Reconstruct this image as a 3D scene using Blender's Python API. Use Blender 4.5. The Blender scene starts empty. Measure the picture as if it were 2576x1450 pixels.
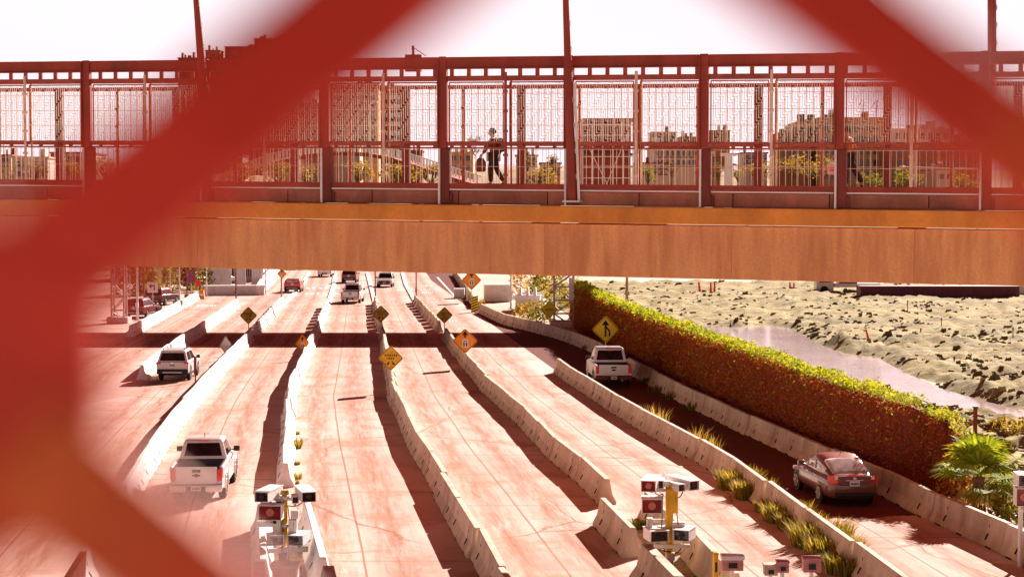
import bpy, bmesh, math, random
from mathutils import Vector, Matrix, noise
random.seed(7)
R = math.radians
PI = math.pi
scene = bpy.context.scene
COL = scene.collection

# ------------------------------------------------------------------ camera
CAMZ = 9.25
FPX = 4507.0                 # focal length in pixels of a 2576 wide frame
PITCH = math.atan(201 / FPX)
FWD = Vector((0, math.cos(PITCH), -math.sin(PITCH)))
UPV = Vector((0, math.sin(PITCH), math.cos(PITCH)))
EYE = Vector((0, 0, CAMZ))

def ray(x, y):
    return FWD + Vector((1, 0, 0)) * ((x - 1288) / FPX) + UPV * ((725 - y) / FPX)
def G(x, y, z=0.0):
    d = ray(x, y); t = (z - CAMZ) / d.z
    return EYE + d * t
def AT(x, y, Y):
    d = ray(x, y)
    return EYE + d * (Y / d.y)

# ------------------------------------------------------------------ helpers
def tag(o, label=None, cat=None, group=None, kind=None):
    if label: o['label'] = label
    if cat: o['category'] = cat
    if group: o['group'] = group
    if kind: o['kind'] = kind
    return o

def thing(name, label, cat, loc=(0, 0, 0), rz=0.0, group=None):
    o = bpy.data.objects.new(name, None); COL.objects.link(o)
    o.location = loc; o.rotation_euler = (0, 0, rz); o.empty_display_size = .2
    return tag(o, label, cat, group)

def copy_tree(o, parent=None):
    c = o.copy(); COL.objects.link(c)
    if parent is not None: c.parent = parent
    for ch in list(o.children): copy_tree(ch, c)
    return c

class MB:
    """collects geometry; build() links it as one mesh object"""
    def __init__(s):
        s.v = []; s.f = []; s.mi = []; s.uv = None
    def add(s, vs, fs, m=0):
        n = len(s.v); s.v += [tuple(v) for v in vs]
        s.f += [tuple(i + n for i in f) for f in fs]; s.mi += [m] * len(fs)
    def box(s, c, size, rz=0.0, m=0, rx=0.0, ry=0.0, taper=1.0):
        x, y, z = size[0] / 2, size[1] / 2, size[2] / 2
        M = Matrix.Translation(c) @ Matrix.Rotation(rz, 4, 'Z') @ Matrix.Rotation(ry, 4, 'Y') @ Matrix.Rotation(rx, 4, 'X')
        t = taper
        vs = [M @ Vector(p) for p in ((-x, -y, -z), (x, -y, -z), (x, y, -z), (-x, y, -z), (-x * t, -y * t, z), (x * t, -y * t, z), (x * t, y * t, z), (-x * t, y * t, z))]
        s.add(vs, [(0, 3, 2, 1), (4, 5, 6, 7), (0, 1, 5, 4), (1, 2, 6, 5), (2, 3, 7, 6), (3, 0, 4, 7)], m)
        return s
    def bar(s, a, b, w, h=None, m=0, up=(0, 0, 1)):
        a = Vector(a); b = Vector(b); h = h or w
        d = (b - a).normalized(); u = Vector(up)
        if abs(d.dot(u)) > .98: u = Vector((1, 0, 0))
        r = d.cross(u).normalized() * w / 2; u = r.cross(d).normalized() * h / 2
        vs = [a - r - u, a + r - u, a + r + u, a - r + u, b - r - u, b + r - u, b + r + u, b - r + u]
        s.add(vs, [(0, 3, 2, 1), (4, 5, 6, 7), (0, 1, 5, 4), (1, 2, 6, 5), (2, 3, 7, 6), (3, 0, 4, 7)], m)
        return s
    def tube(s, a, b, r0, r1=None, n=10, m=0):
        a = Vector(a); b = Vector(b); r1 = r0 if r1 is None else r1
        d = (b - a).normalized(); u = Vector((0, 0, 1)) if abs(d.z) < .95 else Vector((1, 0, 0))
        e = d.cross(u).normalized(); g = e.cross(d)
        vs = []
        for p, r in ((a, r0), (b, r1)):
            for k in range(n):
                t = 2 * PI * k / n; vs.append(p + (e * math.cos(t) + g * math.sin(t)) * r)
        fs = [(k, (k + 1) % n, n + (k + 1) % n, n + k) for k in range(n)]
        fs += [tuple(range(n - 1, -1, -1)), tuple(range(n, 2 * n))]
        s.add(vs, fs, m); return s
    def prism(s, poly, M, depth, m=0):
        """poly in local (x,z), extruded along local y 0..depth, transformed by M"""
        n = len(poly)
        vs = [M @ Vector((p[0], 0, p[1])) for p in poly] + [M @ Vector((p[0], depth, p[1])) for p in poly]
        fs = [tuple(range(n)), tuple(range(2 * n - 1, n - 1, -1))]
        fs += [(k, n + k, n + (k + 1) % n, (k + 1) % n) for k in range(n)]
        s.add(vs, fs, m); return s
    def loft(s, rings, m=0, cap=True):
        n = len(rings[0]); vs = [p for r in rings for p in r]; fs = []
        for i in range(len(rings) - 1):
            for k in range(n):
                fs.append((i * n + k, i * n + (k + 1) % n, (i + 1) * n + (k + 1) % n, (i + 1) * n + k))
        if cap:
            fs.append(tuple(range(n - 1, -1, -1))); q = (len(rings) - 1) * n; fs.append(tuple(range(q, q + n)))
        s.add(vs, fs, m); return s
    def ball(s, c, r, sx=1, sy=1, sz=1, nu=10, nv=6, m=0):
        c = Vector(c); vs = [c + Vector((0, 0, -r * sz))]
        for i in range(1, nv):
            a = -PI / 2 + PI * i / nv
            for k in range(nu):
                t = 2 * PI * k / nu
                vs.append(c + Vector((r * sx * math.cos(a) * math.cos(t), r * sy * math.cos(a) * math.sin(t), r * sz * math.sin(a))))
        vs.append(c + Vector((0, 0, r * sz))); fs = []
        for k in range(nu): fs.append((0, 1 + (k + 1) % nu, 1 + k))
        for i in range(nv - 2):
            for k in range(nu):
                a = 1 + i * nu + k; b = 1 + i * nu + (k + 1) % nu
                fs.append((a, b, b + nu, a + nu))
        L = len(vs) - 1
        for k in range(nu): fs.append((L, 1 + (nv - 2) * nu + k, 1 + (nv - 2) * nu + (k + 1) % nu))
        s.add(vs, fs, m); return s
    def build(s, name, mats, parent=None, smooth=None, bevel=0.0, seg=2, fix=True):
        me = bpy.data.meshes.new(name); me.from_pydata(s.v, [], s.f)
        for mm in (mats if isinstance(mats, (list, tuple)) else [mats]): me.materials.append(mm)
        me.polygons.foreach_set('material_index', s.mi)
        if s.uv:
            l = me.uv_layers.new(name='UVMap')
            for lp in me.loops: l.data[lp.index].uv = s.uv[lp.vertex_index]
        if fix and len(s.f) < 20000:
            bm = bmesh.new(); bm.from_mesh(me); bmesh.ops.recalc_face_normals(bm, faces=bm.faces); bm.to_mesh(me); bm.free()
        if smooth:
            me.polygons.foreach_set('use_smooth', [True] * len(me.polygons)); me.set_sharp_from_angle(angle=R(smooth))
        o = bpy.data.objects.new(name, me); COL.objects.link(o)
        if parent is not None: o.parent = parent
        if bevel:
            b = o.modifiers.new('bevel', 'BEVEL'); b.width = bevel; b.segments = seg; b.limit_method = 'ANGLE'; b.angle_limit = R(35)
        me.update()
        return o

# ------------------------------------------------------------------ materials
MATS = {}
def newmat(name):
    m = bpy.data.materials.new(name); m.use_nodes = True; nt = m.node_tree; nt.nodes.clear()
    out = nt.nodes.new('ShaderNodeOutputMaterial'); bs = nt.nodes.new('ShaderNodeBsdfPrincipled')
    nt.links.new(bs.outputs[0], out.inputs[0]); MATS[name] = m
    return m, nt, bs
def N(nt, t, **kw):
    n = nt.nodes.new('ShaderNode' + t)
    for k, v in kw.items(): setattr(n, k, v)
    return n
def setin(nt, sock, v):
    if hasattr(v, 'links') or hasattr(v, 'is_output'): nt.links.new(v, sock)
    else: sock.default_value = v
def math_(nt, op, a, b=None, clamp=False):
    n = N(nt, 'Math', operation=op, use_clamp=clamp); setin(nt, n.inputs[0], a)
    if b is not None: setin(nt, n.inputs[1], b)
    return n.outputs[0]
def mixc(nt, f, a, b, blend='MIX'):
    n = N(nt, 'Mix', data_type='RGBA', blend_type=blend); setin(nt, n.inputs[0], f)
    for i, c in ((6, a), (7, b)):
        if isinstance(c, (tuple, list)): n.inputs[i].default_value = (*c[:3], 1)
        else: nt.links.new(c, n.inputs[i])
    return n.outputs[2]
def mapr(nt, v, a, b, c=0.0, d=1.0):
    n = N(nt, 'MapRange'); setin(nt, n.inputs[0], v)
    for i, q in zip((1, 2, 3, 4), (a, b, c, d)): n.inputs[i].default_value = q
    return n.outputs[0]
def noisen(nt, vec, scale, detail=4, rough=.6, w=None):
    n = N(nt, 'TexNoise', noise_dimensions='4D' if w is not None else '3D')
    if vec is not None: nt.links.new(vec, n.inputs['Vector'])
    n.inputs['Scale'].default_value = scale; n.inputs['Detail'].default_value = detail; n.inputs['Roughness'].default_value = rough
    if w is not None: nt.links.new(w, n.inputs['W'])
    return n.outputs[0]
def scaled(nt, vec, s):
    n = N(nt, 'Mapping'); nt.links.new(vec, n.inputs[0]); n.inputs[3].default_value = s
    return n.outputs[0]

def M(name, col, rough=.6, var=.18, scale=3.0, stretch=(1, 1, 1), bump=0.0, metal=0.0, dirt=None, dirt_amt=.4, emit=0, spec=.4, fine=0.0):
    """procedural paint / concrete / metal: tone noise, optional second stain colour, optional bump"""
    if name in MATS: return MATS[name]
    m, nt, bs = newmat(name)
    tc = N(nt, 'TexCoord').outputs['Object']
    rnd = math_(nt, 'MULTIPLY', N(nt, 'ObjectInfo').outputs['Random'], 40.0)
    v = scaled(nt, tc, stretch)
    n1 = noisen(nt, v, scale, 5, .6, rnd)
    f = mapr(nt, n1, .3, .7)
    lo = [c * (1 - var) for c in col]; hi = [min(1, c * (1 + var)) for c in col]
    c = mixc(nt, f, lo, hi)
    if fine:
        n3 = noisen(nt, tc, scale * 14, 3, .7, rnd)
        c = mixc(nt, mapr(nt, n3, .35, .75, 0, fine), c, [q * .55 for q in col])
    if dirt:
        n2 = noisen(nt, v, scale * .45, 6, .65, rnd)
        c = mixc(nt, mapr(nt, n2, .5, .72, 0, dirt_amt), c, dirt)
    nt.links.new(c, bs.inputs['Base Color'])
    bs.inputs['Roughness'].default_value = rough; bs.inputs['Metallic'].default_value = metal
    bs.inputs['Specular IOR Level'].default_value = spec
    if bump:
        b = N(nt, 'Bump'); b.inputs['Strength'].default_value = bump; b.inputs['Distance'].default_value = .02
        nt.links.new(noisen(nt, tc, scale * 6, 4, .7, rnd), b.inputs['Height']); nt.links.new(b.outputs[0], bs.inputs['Normal'])
    return m

def glass(name, col=(.02, .008, .008), rough=.08):
    if name in MATS: return MATS[name]
    m, nt, bs = newmat(name)
    tc = N(nt, 'TexCoord').outputs['Object']
    c = mixc(nt, mapr(nt, noisen(nt, tc, 1.5, 2), .4, .6), col, [min(1, q * 2.2) for q in col])
    nt.links.new(c, bs.inputs['Base Color']); bs.inputs['Roughness'].default_value = rough
    bs.inputs['Specular IOR Level'].default_value = .6
    return m

def paint(name, col, coat=.6):
    if name in MATS: return MATS[name]
    m = M(name, col, rough=.32, var=.06, scale=1.2, dirt=[c * .7 + .05 for c in col], dirt_amt=.25)
    b = [n for n in m.node_tree.nodes if n.type == 'BSDF_PRINCIPLED'][0]
    b.inputs['Coat Weight'].default_value = coat; b.inputs['Coat Roughness'].default_value = .08
    return m

rust_red   = M('rust_red_paint', (.34, .05, .026), .6, .28, 1.6, (1, 1, .35), bump=.25, dirt=(.22, .05, .03), dirt_amt=.6)
rust_dark  = M('dark_red_steel', (.20, .035, .022), .65, .3, 1.6, (1, 1, .35), bump=.2)
rail_red   = M('red_rail_paint', (.38, .07, .035), .5, .25, 2.5, bump=.15)
brown_conc = M('brown_stained_concrete', (.44, .17, .11), .85, .35, 1.3, (1, 1, .5), bump=.5, dirt=(.16, .045, .035), dirt_amt=.8, fine=.5)
ochre_conc = M('ochre_concrete', (.80, .32, .065), .85, .2, .9, (1, 1, .5), bump=.4, dirt=(.34, .09, .02), dirt_amt=.7, fine=.35)
tan_conc   = M('orange_tan_concrete', (.92, .42, .18), .9, .26, 1.6, (2.2, 2.2, .28), bump=1.0, dirt=(.50, .17, .07), dirt_amt=.8, fine=.6)
barrier_m  = M('barrier_concrete', (.70, .55, .42), .85, .25, 1.8, (1, 1, .4), bump=.5, dirt=(.34, .17, .085), dirt_amt=.9, fine=.5)
barrier_w  = M('pale_barrier_concrete', (.82, .76, .74), .8, .1, 1.8, bump=.25, dirt=(.5, .34, .27), dirt_amt=.6, fine=.3)  # paler concrete for the left rows and white blocks
slot_shade   = M('painted_slot_shade', (.03, .012, .012), .9)  # dark insets stand in for the shade inside uncut slots
galv       = M('galvanised_steel', (.62, .57, .52), .45, .15, 4, metal=.5)
whitep     = M('white_metal_paint', (.84, .8, .79), .4, .06, 3, dirt=(.55, .42, .36), dirt_amt=.3)
blackp     = M('black_plastic', (.018, .014, .014), .5)
rubber     = M('tyre_rubber', (.022, .014, .013), .85, .3, 8)
chrome     = M('bright_metal', (.75, .72, .7), .25, .08, 5, metal=.9)
yellow_sig = M('yellow_sign_sheet', (1.0, .72, .02), .45, .1, 2)
dull_yel   = M('dull_yellow_sign_sheet', (.78, .43, .015), .5, .35, 4)
orange_sig = M('orange_sign_sheet', (1.0, .32, .015), .45, .18, 2)
sign_black = M('sign_black', (.03, .02, .012), .6)
red_lens   = M('red_lamp_lens', (.8, .02, .012), .2, .1, 5, spec=.6)
white_lens = M('clear_lamp_lens', (.85, .8, .8), .15, .1, 5, spec=.6)
plate_m    = M('licence_plate_sheet', (.72, .7, .72), .45, .1, 20)
yellow_pole= M('yellow_pole_paint', (.74, .42, .012), .5, .3, 3, dirt=(.32, .17, .02), dirt_amt=.6)
win_glass  = glass('car_glass')
win_light  = glass('pale_car_glass', (.3, .26, .27))
# ------------------------------------------------------------------ render, world, sun, camera
scene.render.engine = 'CYCLES'
scene.cycles.use_denoising = True
scene.cycles.max_bounces = 6
scene.cycles.caustics_reflective = False; scene.cycles.caustics_refractive = False
vs = scene.view_settings
vs.view_transform = 'Standard'; vs.look = 'None'; vs.gamma = 1; vs.use_curve_mapping = False
vs.exposure = EXPOSURE = 1.38
SUN_EL, SUN_AZ = R(26.0), R(28.8)       # azimuth measured from +Y (ahead) towards +X (right)
w = bpy.data.worlds.new('World'); scene.world = w; w.use_nodes = True
nt = w.node_tree; nt.nodes.clear()
sky = N(nt, 'TexSky', sky_type='NISHITA', sun_disc=False, sun_elevation=SUN_EL, sun_rotation=SUN_AZ)
sky.dust_density = 3.0; sky.air_density = 1.0
sep = N(nt, 'SeparateXYZ'); nt.links.new(N(nt, 'TexCoord').outputs['Generated'], sep.inputs[0])
hz = mapr(nt, sep.outputs[2], .118, .165, 1.0, 0.0)       # pale band ends at the frame top; darkened red sky above cuts shade fill
tint = mixc(nt, 1.0, sky.outputs[0], (.20, .02, .018), 'MULTIPLY')
cl = noisen(nt, scaled(nt, N(nt, 'TexCoord').outputs['Generated'], (2, 2, 6)), 1.6, 4)
pale = mixc(nt, mapr(nt, cl, .35, .7), (4.5, 3.85, 4.1), (4.2, 3.6, 3.9))
bg = N(nt, 'Background'); bg.inputs['Strength'].default_value = .1
nt.links.new(mixc(nt, hz, tint, pale), bg.inputs['Color'])
wo = N(nt, 'OutputWorld'); nt.links.new(bg.outputs[0], wo.inputs[0])

sl = bpy.data.lights.new('sun', 'SUN'); sl.energy = 5.0; sl.angle = R(.5); sl.color = (1, .90, .82)
so = bpy.data.objects.new('sun', sl); COL.objects.link(so)
sd = Vector((math.sin(SUN_AZ) * math.cos(SUN_EL), math.cos(SUN_AZ) * math.cos(SUN_EL), math.sin(SUN_EL)))
LX, LY = math.sin(SUN_AZ) / math.tan(SUN_EL), math.cos(SUN_AZ) / math.tan(SUN_EL)
so.rotation_euler = sd.to_track_quat('Z', 'Y').to_euler(); so.location = sd * 80

cam = bpy.data.cameras.new('camera'); co = bpy.data.objects.new('camera', cam); COL.objects.link(co)
co.location = EYE; co.rotation_euler = (PI / 2 - PITCH, 0, 0)
cam.sensor_width = 36; cam.lens = 36 * FPX / 2576; cam.clip_start = .02; cam.clip_end = 6000
cam.dof.use_dof = True; cam.dof.focus_distance = 70; cam.dof.aperture_fstop = 5.2
scene.camera = co

# ------------------------------------------------------------------ ground sheet
gm, nt, bs = newmat('bare_ground')
tc = N(nt, 'TexCoord').outputs['Object']
c = mixc(nt, mapr(nt, noisen(nt, tc, .05, 6), .35, .65), (.50, .36, .27), (.66, .52, .42))
nt.links.new(c, bs.inputs['Base Color']); bs.inputs['Roughness'].default_value = .95
mb = MB(); mb.add([(-1500, -200, -.05), (1500, -200, -.05), (1500, 3000, -.05), (-1500, 3000, -.05)], [(0, 1, 2, 3)])
tag(mb.build('ground', gm), kind='structure')

# ------------------------------------------------------------------ lane lines -> X(Y)
class Line:
    def __init__(s, pts, side):
        off = -.3 if side == 'R' else .3 if side == 'L' else 0
        s.p = sorted([(q.y, q.x + off) for q in (G(*p) for p in pts)])
    def __call__(s, Y):
        p = s.p
        if Y <= p[0][0]: a, b = p[0], p[1]
        elif Y >= p[-1][0]: a, b = p[-2], p[-1]
        else:
            for a, b in zip(p, p[1:]):
                if a[0] <= Y <= b[0]: break
        return a[1] + (b[1] - a[1]) * (Y - a[0]) / (b[0] - a[0])
    def pos(s, Y, z=0): return Vector((s(Y), Y, z))
    def dirn(s, Y):
        d = Vector((s(Y + 3) - s(Y - 3), 6, 0)); return d.normalized()
    def heading(s, Y):                       # rotation about z that turns local +Y along the line
        d = s.dirn(Y); return math.atan2(-d.x, d.y)
L1 = Line([(335, 848), (503, 754), (580, 706)], 'R')
L2 = Line([(372, 952), (468, 871), (510, 844), (603, 774), (690, 705)], 'R')
L3 = Line([(334, 1283), (344, 1260), (467, 1063), (541, 969), (632, 866), (655, 841), (715, 769), (747, 739), (768, 714), (779, 690)], 'R')
L4 = Line([(738, 1260), (740, 1200), (741, 1083), (746, 999), (757, 969), (797, 866), (807, 841), (830, 774), (837, 749), (845, 719), (847, 690)], 'R')
L5 = Line([(918, 688), (928, 730), (937, 769), (947, 836), (953, 857), (967, 944), (973, 1000), (1024, 1123), (1114, 1290), (1198, 1444)], 'L')
L6 = Line([(1007, 690), (1014, 717), (1040, 766), (1109, 849), (1147, 904), (1208, 981), (1298, 1066), (1371, 1146), (1481, 1240), (1503, 1266), (1690, 1450)], 'L')
L7 = Line([(1388, 934), (1450, 980), (1607, 1083), (1764, 1170), (1828, 1213), (2132, 1447)], 'L')
L8 = Line([(1137, 690), (1165, 733), (1196, 784), (1262, 816), (1374, 844), (1428, 861), (1483, 884), (1610, 956), (1707, 1012), (1851, 1083), (2018, 1160), (2199, 1240), (2316, 1300), (2493, 1380), (2576, 1424), (2700, 1484)], 'L')
def yG(y): return G(1288, y).y

# ------------------------------------------------------------------ road sheet with lane-following UVs
rm, nt, bs = newmat('worn_road_concrete')
uvn = N(nt, 'UVMap'); sp = N(nt, 'SeparateXYZ'); nt.links.new(uvn.outputs[0], sp.inputs[0])
u, v = sp.outputs[0], sp.outputs[1]
tc = N(nt, 'TexCoord').outputs['Object']
fr = math_(nt, 'FRACT', u); lane = math_(nt, 'FLOOR', u)
st = N(nt, 'CombineXYZ'); nt.links.new(math_(nt, 'MULTIPLY', u, 9.0), st.inputs[0]); nt.links.new(math_(nt, 'MULTIPLY', v, .16), st.inputs[1])
streak = noisen(nt, st.outputs[0], 1.6, 6, .68)
st2 = N(nt, 'CombineXYZ'); nt.links.new(math_(nt, 'MULTIPLY', u, 26.0), st2.inputs[0]); nt.links.new(math_(nt, 'MULTIPLY', v, .30), st2.inputs[1])
streak2 = noisen(nt, st2.outputs[0], 1.3, 4, .7)
big = noisen(nt, tc, .09, 5, .6); fine = noisen(nt, tc, 2.2, 5, .7)
base = mixc(nt, mapr(nt, big, .35, .65), (.66, .42, .36), (.84, .61, .55))
base = mixc(nt, mapr(nt, fine, .35, .75, 0, .35), base, (.60, .36, .30))
def band(c, wd):      # 1 at lane fraction c falling to 0 at +-wd
    return math_(nt, 'SUBTRACT', 1.0, math_(nt, 'DIVIDE', math_(nt, 'ABSOLUTE', math_(nt, 'SUBTRACT', fr, c)), wd), True)
tr = math_(nt, 'ADD', band(.24, .20), band(.60, .21), True)
trk = math_(nt, 'MULTIPLY', tr, mapr(nt, streak, .28, .60), True)
base = mixc(nt, math_(nt, 'MULTIPLY', trk, .85), base, (.38, .15, .085))
t2 = math_(nt, 'MULTIPLY', tr, mapr(nt, streak2, .46, .64), True)
base = mixc(nt, math_(nt, 'MULTIPLY', t2, .55), base, (.24, .085, .045))
# oily patches
base = mixc(nt, mapr(nt, noisen(nt, tc, .35, 6, .7), .52, .66, 0, .6), base, (.40, .19, .10))
# centre joint and cracks along the lane
wob = math_(nt, 'MULTIPLY', math_(nt, 'SUBTRACT', noisen(nt, st.outputs[0], .8, 2), .5), .018)
ctr = math_(nt, 'LESS_THAN', math_(nt, 'ABSOLUTE', math_(nt, 'ADD', math_(nt, 'SUBTRACT', fr, .42), wob)), .006)
base = mixc(nt, math_(nt, 'MULTIPLY', ctr, .75), base, (.33, .09, .04))
# cross joints
vj = math_(nt, 'FRACT', math_(nt, 'DIVIDE', math_(nt, 'ADD', v, math_(nt, 'MULTIPLY', lane, 2.7)), 11.5))
base = mixc(nt, math_(nt, 'MULTIPLY', math_(nt, 'LESS_THAN', vj, .008), .9), base, (.36, .19, .10))
vo = N(nt, 'TexVoronoi', feature='DISTANCE_TO_EDGE'); vo.inputs['Scale'].default_value = .16
dv = N(nt, 'VectorMath', operation='ADD'); nt.links.new(tc, dv.inputs[0])
dn = N(nt, 'TexNoise'); nt.links.new(tc, dn.inputs['Vector']); dn.inputs['Scale'].default_value = .5; dn.inputs['Detail'].default_value = 6; nt.links.new(dn.outputs['Color'], dv.inputs[1]); nt.links.new(scaled(nt, dv.outputs[0], (1, .6, 1)), vo.inputs['Vector'])
crk = math_(nt, 'MULTIPLY', math_(nt, 'LESS_THAN', vo.outputs['Distance'], .006), mapr(nt, big, .42, .55))
base = mixc(nt, math_(nt, 'MULTIPLY', crk, .7), base, (.30, .12, .06))
pv = N(nt, 'TexVoronoi', feature='F1', distance='CHEBYCHEV'); pv.inputs['Scale'].default_value = .12; nt.links.new(scaled(nt, tc, (1.2, .5, 1)), pv.inputs['Vector'])
pr__ = N(nt, 'SeparateColor'); nt.links.new(pv.outputs['Color'], pr__.inputs[0])
base = mixc(nt, math_(nt, 'MULTIPLY', math_(nt, 'GREATER_THAN', pr__.outputs[0], .80), .30), base, (.45, .24, .17))
# the ivy lane is painted dark red for hedge shade, ending near the palm
hedge_shade = mixc(nt, mapr(nt, fine, .3, .7), (.115, .024, .018), (.19, .045, .034))
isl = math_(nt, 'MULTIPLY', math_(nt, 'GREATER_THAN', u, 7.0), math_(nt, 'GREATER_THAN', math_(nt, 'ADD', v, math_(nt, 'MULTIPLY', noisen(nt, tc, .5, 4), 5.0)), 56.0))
base = mixc(nt, isl, base, hedge_shade)
nt.links.new(base, bs.inputs['Base Color']); bs.inputs['Roughness'].default_value = .85; bs.inputs['Specular IOR Level'].default_value = .08
bp = N(nt, 'Bump'); bp.inputs['Strength'].default_value = .25; bp.inputs['Distance'].default_value = .02
nt.links.new(noisen(nt, tc, 9, 5, .7), bp.inputs['Height']); nt.links.new(bp.outputs[0], bs.inputs['Normal'])

mb = MB(); mb.uv = []
Ys = [26 + k * 1.6 for k in range(75)] + [146 + k * 4 for k in range(40)]
SUB = 4
for Y in Ys:
    x8 = L8(Y); x6 = L6(Y)
    x7 = L7(Y) if Y < L7.p[-1][0] else min(x8 - .6, max(L7(Y), x6 + 3.5))
    x2 = L2(Y); x3 = L3(Y)
    if x2 > x3 - 3: x2 = x3 - 3
    cols = [x2 - 26, x2 - 6, x2, x3, L4(Y), L5(Y), x6, x7, x8 + .3]
    for i in range(len(cols) - 1):
        for k in range(SUB):
            mb.v.append((cols[i] + (cols[i + 1] - cols[i]) * k / SUB, Y, 0)); mb.uv.append((i + k / SUB, Y))
    mb.v.append((cols[-1], Y, 0)); mb.uv.append((len(cols) - 1, Y))
nc = 8 * SUB + 1
for r in range(len(Ys) - 1):
    for k in range(nc - 1):
        a = r * nc + k; mb.f.append((a, a + 1, a + 1 + nc, a + nc)); mb.mi.append(0)
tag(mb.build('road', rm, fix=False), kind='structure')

# painted marks on the road (worn white legends and hatch lines)
wp = M('worn_road_paint', (.76, .64, .60), .8, .12, 6, dirt=(.60, .38, .32), dirt_amt=.8)
def ground_quad(mb, pts, z=.004): mb.add([G(*p, z) for p in pts], [tuple(range(len(pts)))])
mb = MB()
for (x0, x1, y, n, seed) in ((770, 862, 724, 6, 1), (765, 856, 738, 6, 2), (1000, 1036, 728, 6, 3), (1058, 1088, 718, 6, 4), (1062, 1092, 735, 6, 5),
                             (1108, 1136, 797, 5, 6), (1114, 1152, 806, 5, 7), (495, 545, 768, 9, 8)):
    rr = random.Random(seed); step = (x1 - x0) / n
    for k in range(n):
        a = x0 + k * step + rr.uniform(0, .15) * step; b = a + step * rr.uniform(.35, .6); h = rr.uniform(1.5, 2.6)
        ground_quad(mb, ((a, y + h), (b, y + h), (b, y - h), (a, y - h)))
for (x0, y0, x1, y1, wd) in ((450, 782, 500, 781, 3), (1290, 735, 1328, 790, 5), (555, 752, 600, 722, 2), (1100, 696, 1146, 746, 4)):
    ground_quad(mb, ((x0 - wd / 2, y0 + wd / 4), (x0 + wd / 2, y0), (x1 + wd / 2, y1), (x1 - wd / 2, y1 + wd / 4)))
tag(mb.build('road_marking', wp, fix=False), kind='structure')

# low white kerbs where the barrier rows stop, far up the lanes
kerb = M('white_kerb_paint', (.80, .72, .70), .8, .1, 4)
def kerb_run(line, y0, y1, h=.13, hw=.26):
    mb = MB(); Y0, Y1 = yG(y0), yG(y1); n = 10; rings = []
    for k in range(n + 1):
        Y = Y0 + (Y1 - Y0) * k / n; x = line(Y)
        rings.append([Vector((x - hw, Y, 0)), Vector((x + hw, Y, 0)), Vector((x + hw * .7, Y, h)), Vector((x - hw * .7, Y, h))])
    mb.loft(rings); tag(mb.build('kerb', kerb), kind='structure')
kerb_run(L3, 767, 686); kerb_run(L4, 772, 686); kerb_run(L5, 767, 686); kerb_run(L6, 764, 686)

# ------------------------------------------------------------------ concrete barrier segments
def barrier_mesh(L, mat, hs=1.0, ws=1.0):
    mb = MB()
    prof = [(-.305, 0), (-.305, .075), (-.17, .33), (-.085, .81), (.085, .81), (.17, .33), (.305, .075), (.305, 0)]
    prof = [(x * ws, z * hs) for x, z in prof]
    e = .025
    def ring(y, s=1.0): return [Vector((x * s, y, z * (1 - (1 - s) * .4))) for x, z in prof]
    mb.loft([ring(-L / 2, .93), ring(-L / 2 + e), ring(0), ring(L / 2 - e), ring(L / 2, .93)])
    for sx in (-1, 1):
        for fy in (-.30, .30):
            y = fy * L
            mb.box((sx * .122 * ws, y, .56 * hs), (.03, .055, .11), m=1, ry=-sx * .18)
            mb.box((sx * .205 * ws, y + .02, .27 * hs), (.03, .10, .20), m=1, ry=-sx * .48)
        for fy in (-.36, 0.05, .36):
            mb.box((sx * .296 * ws, fy * L, .03), (.03, .42, .06), m=1)
    return mb
ORD = ('first second third fourth fifth sixth seventh eighth ninth tenth eleventh twelfth thirteenth fourteenth fifteenth sixteenth seventeenth '
       'eighteenth nineteenth twentieth twenty-first twenty-second twenty-third twenty-fourth twenty-fifth twenty-sixth').split()
BAR_CACHE = {}
def barrier_at(p, rz, L, mat, label, group, hs=1.0, ws=1.0):
    key = (round(L, 2), mat.name, hs, ws)
    if key not in BAR_CACHE:
        o = barrier_mesh(L, mat, hs, ws).build('concrete_barrier', [mat, slot_shade], bevel=.018, seg=1); BAR_CACHE[key] = o
    else:
        o = BAR_CACHE[key].copy(); COL.objects.link(o)
    o.location = p; o.rotation_euler = (0, 0, rz)
    return tag(o, label, 'concrete barrier', group)
def barrier_row(line, y_near, y_far, L, gap, mat, desc, group, start=0, jitter=.03):
    Y = yG(y_near); Yf = yG(y_far); k = start
    while Y < Yf - L * .5 and k < len(ORD):
        d = line.dirn(Y + L / 2); c = line.pos(Y) + d * (L / 2)
        a = line.pos(Y); b = line.pos(Y + L * d.y); c = (a + b) / 2; dd = (b - a)
        rz = math.atan2(-dd.x, dd.y) + random.uniform(-jitter, jitter) * .6; c = c + Vector((random.uniform(-.04, .04), 0, 0))
        barrier_at(c, rz, L, mat, f'{ORD[k]} {desc}', group)
        Y += (L + gap) * d.y; k += 1
    return k
GB = 'concrete barrier segments between the lanes'
barrier_row(L8, 1620, 790, 5.0, .10, barrier_m, 'grey barrier up from the frame edge in the row along the ivy fence', GB)
barrier_row(L8, 776, 692, 5.4, .5, barrier_m, 'far barrier past the striped board where the right row bends away', GB)
barrier_row(L7, 1700, 936, 5.0, .10, barrier_m, 'weathered barrier up from the frame edge in the row left of the dark sedan', GB)
barrier_row(L6, 1268, 850, 5.0, .10, barrier_m, 'barrier up from the right camera pole in the row leading to the orange sign', GB)
barrier_row(L6, 835, 758, 3.6, .75, barrier_m, 'short gapped barrier beyond the shade in the row behind the orange sign', GB)
barrier_row(L5, 1640, 852, 5.0, .10, barrier_m, 'barrier up from the frame bottom in the middle row below the dull yellow sign', GB)
barrier_row(L5, 834, 764, 3.6, .75, barrier_m, 'short gapped barrier beyond the shade in the middle row', GB)
barrier_row(L4, 1225, 848, 5.0, .09, barrier_w, 'pale barrier up from the left camera pole in the winding row', GB)
barrier_row(L4, 836, 772, 3.6, .75, barrier_w, 'short gapped pale barrier beyond the shade above the winding row', GB)
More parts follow.
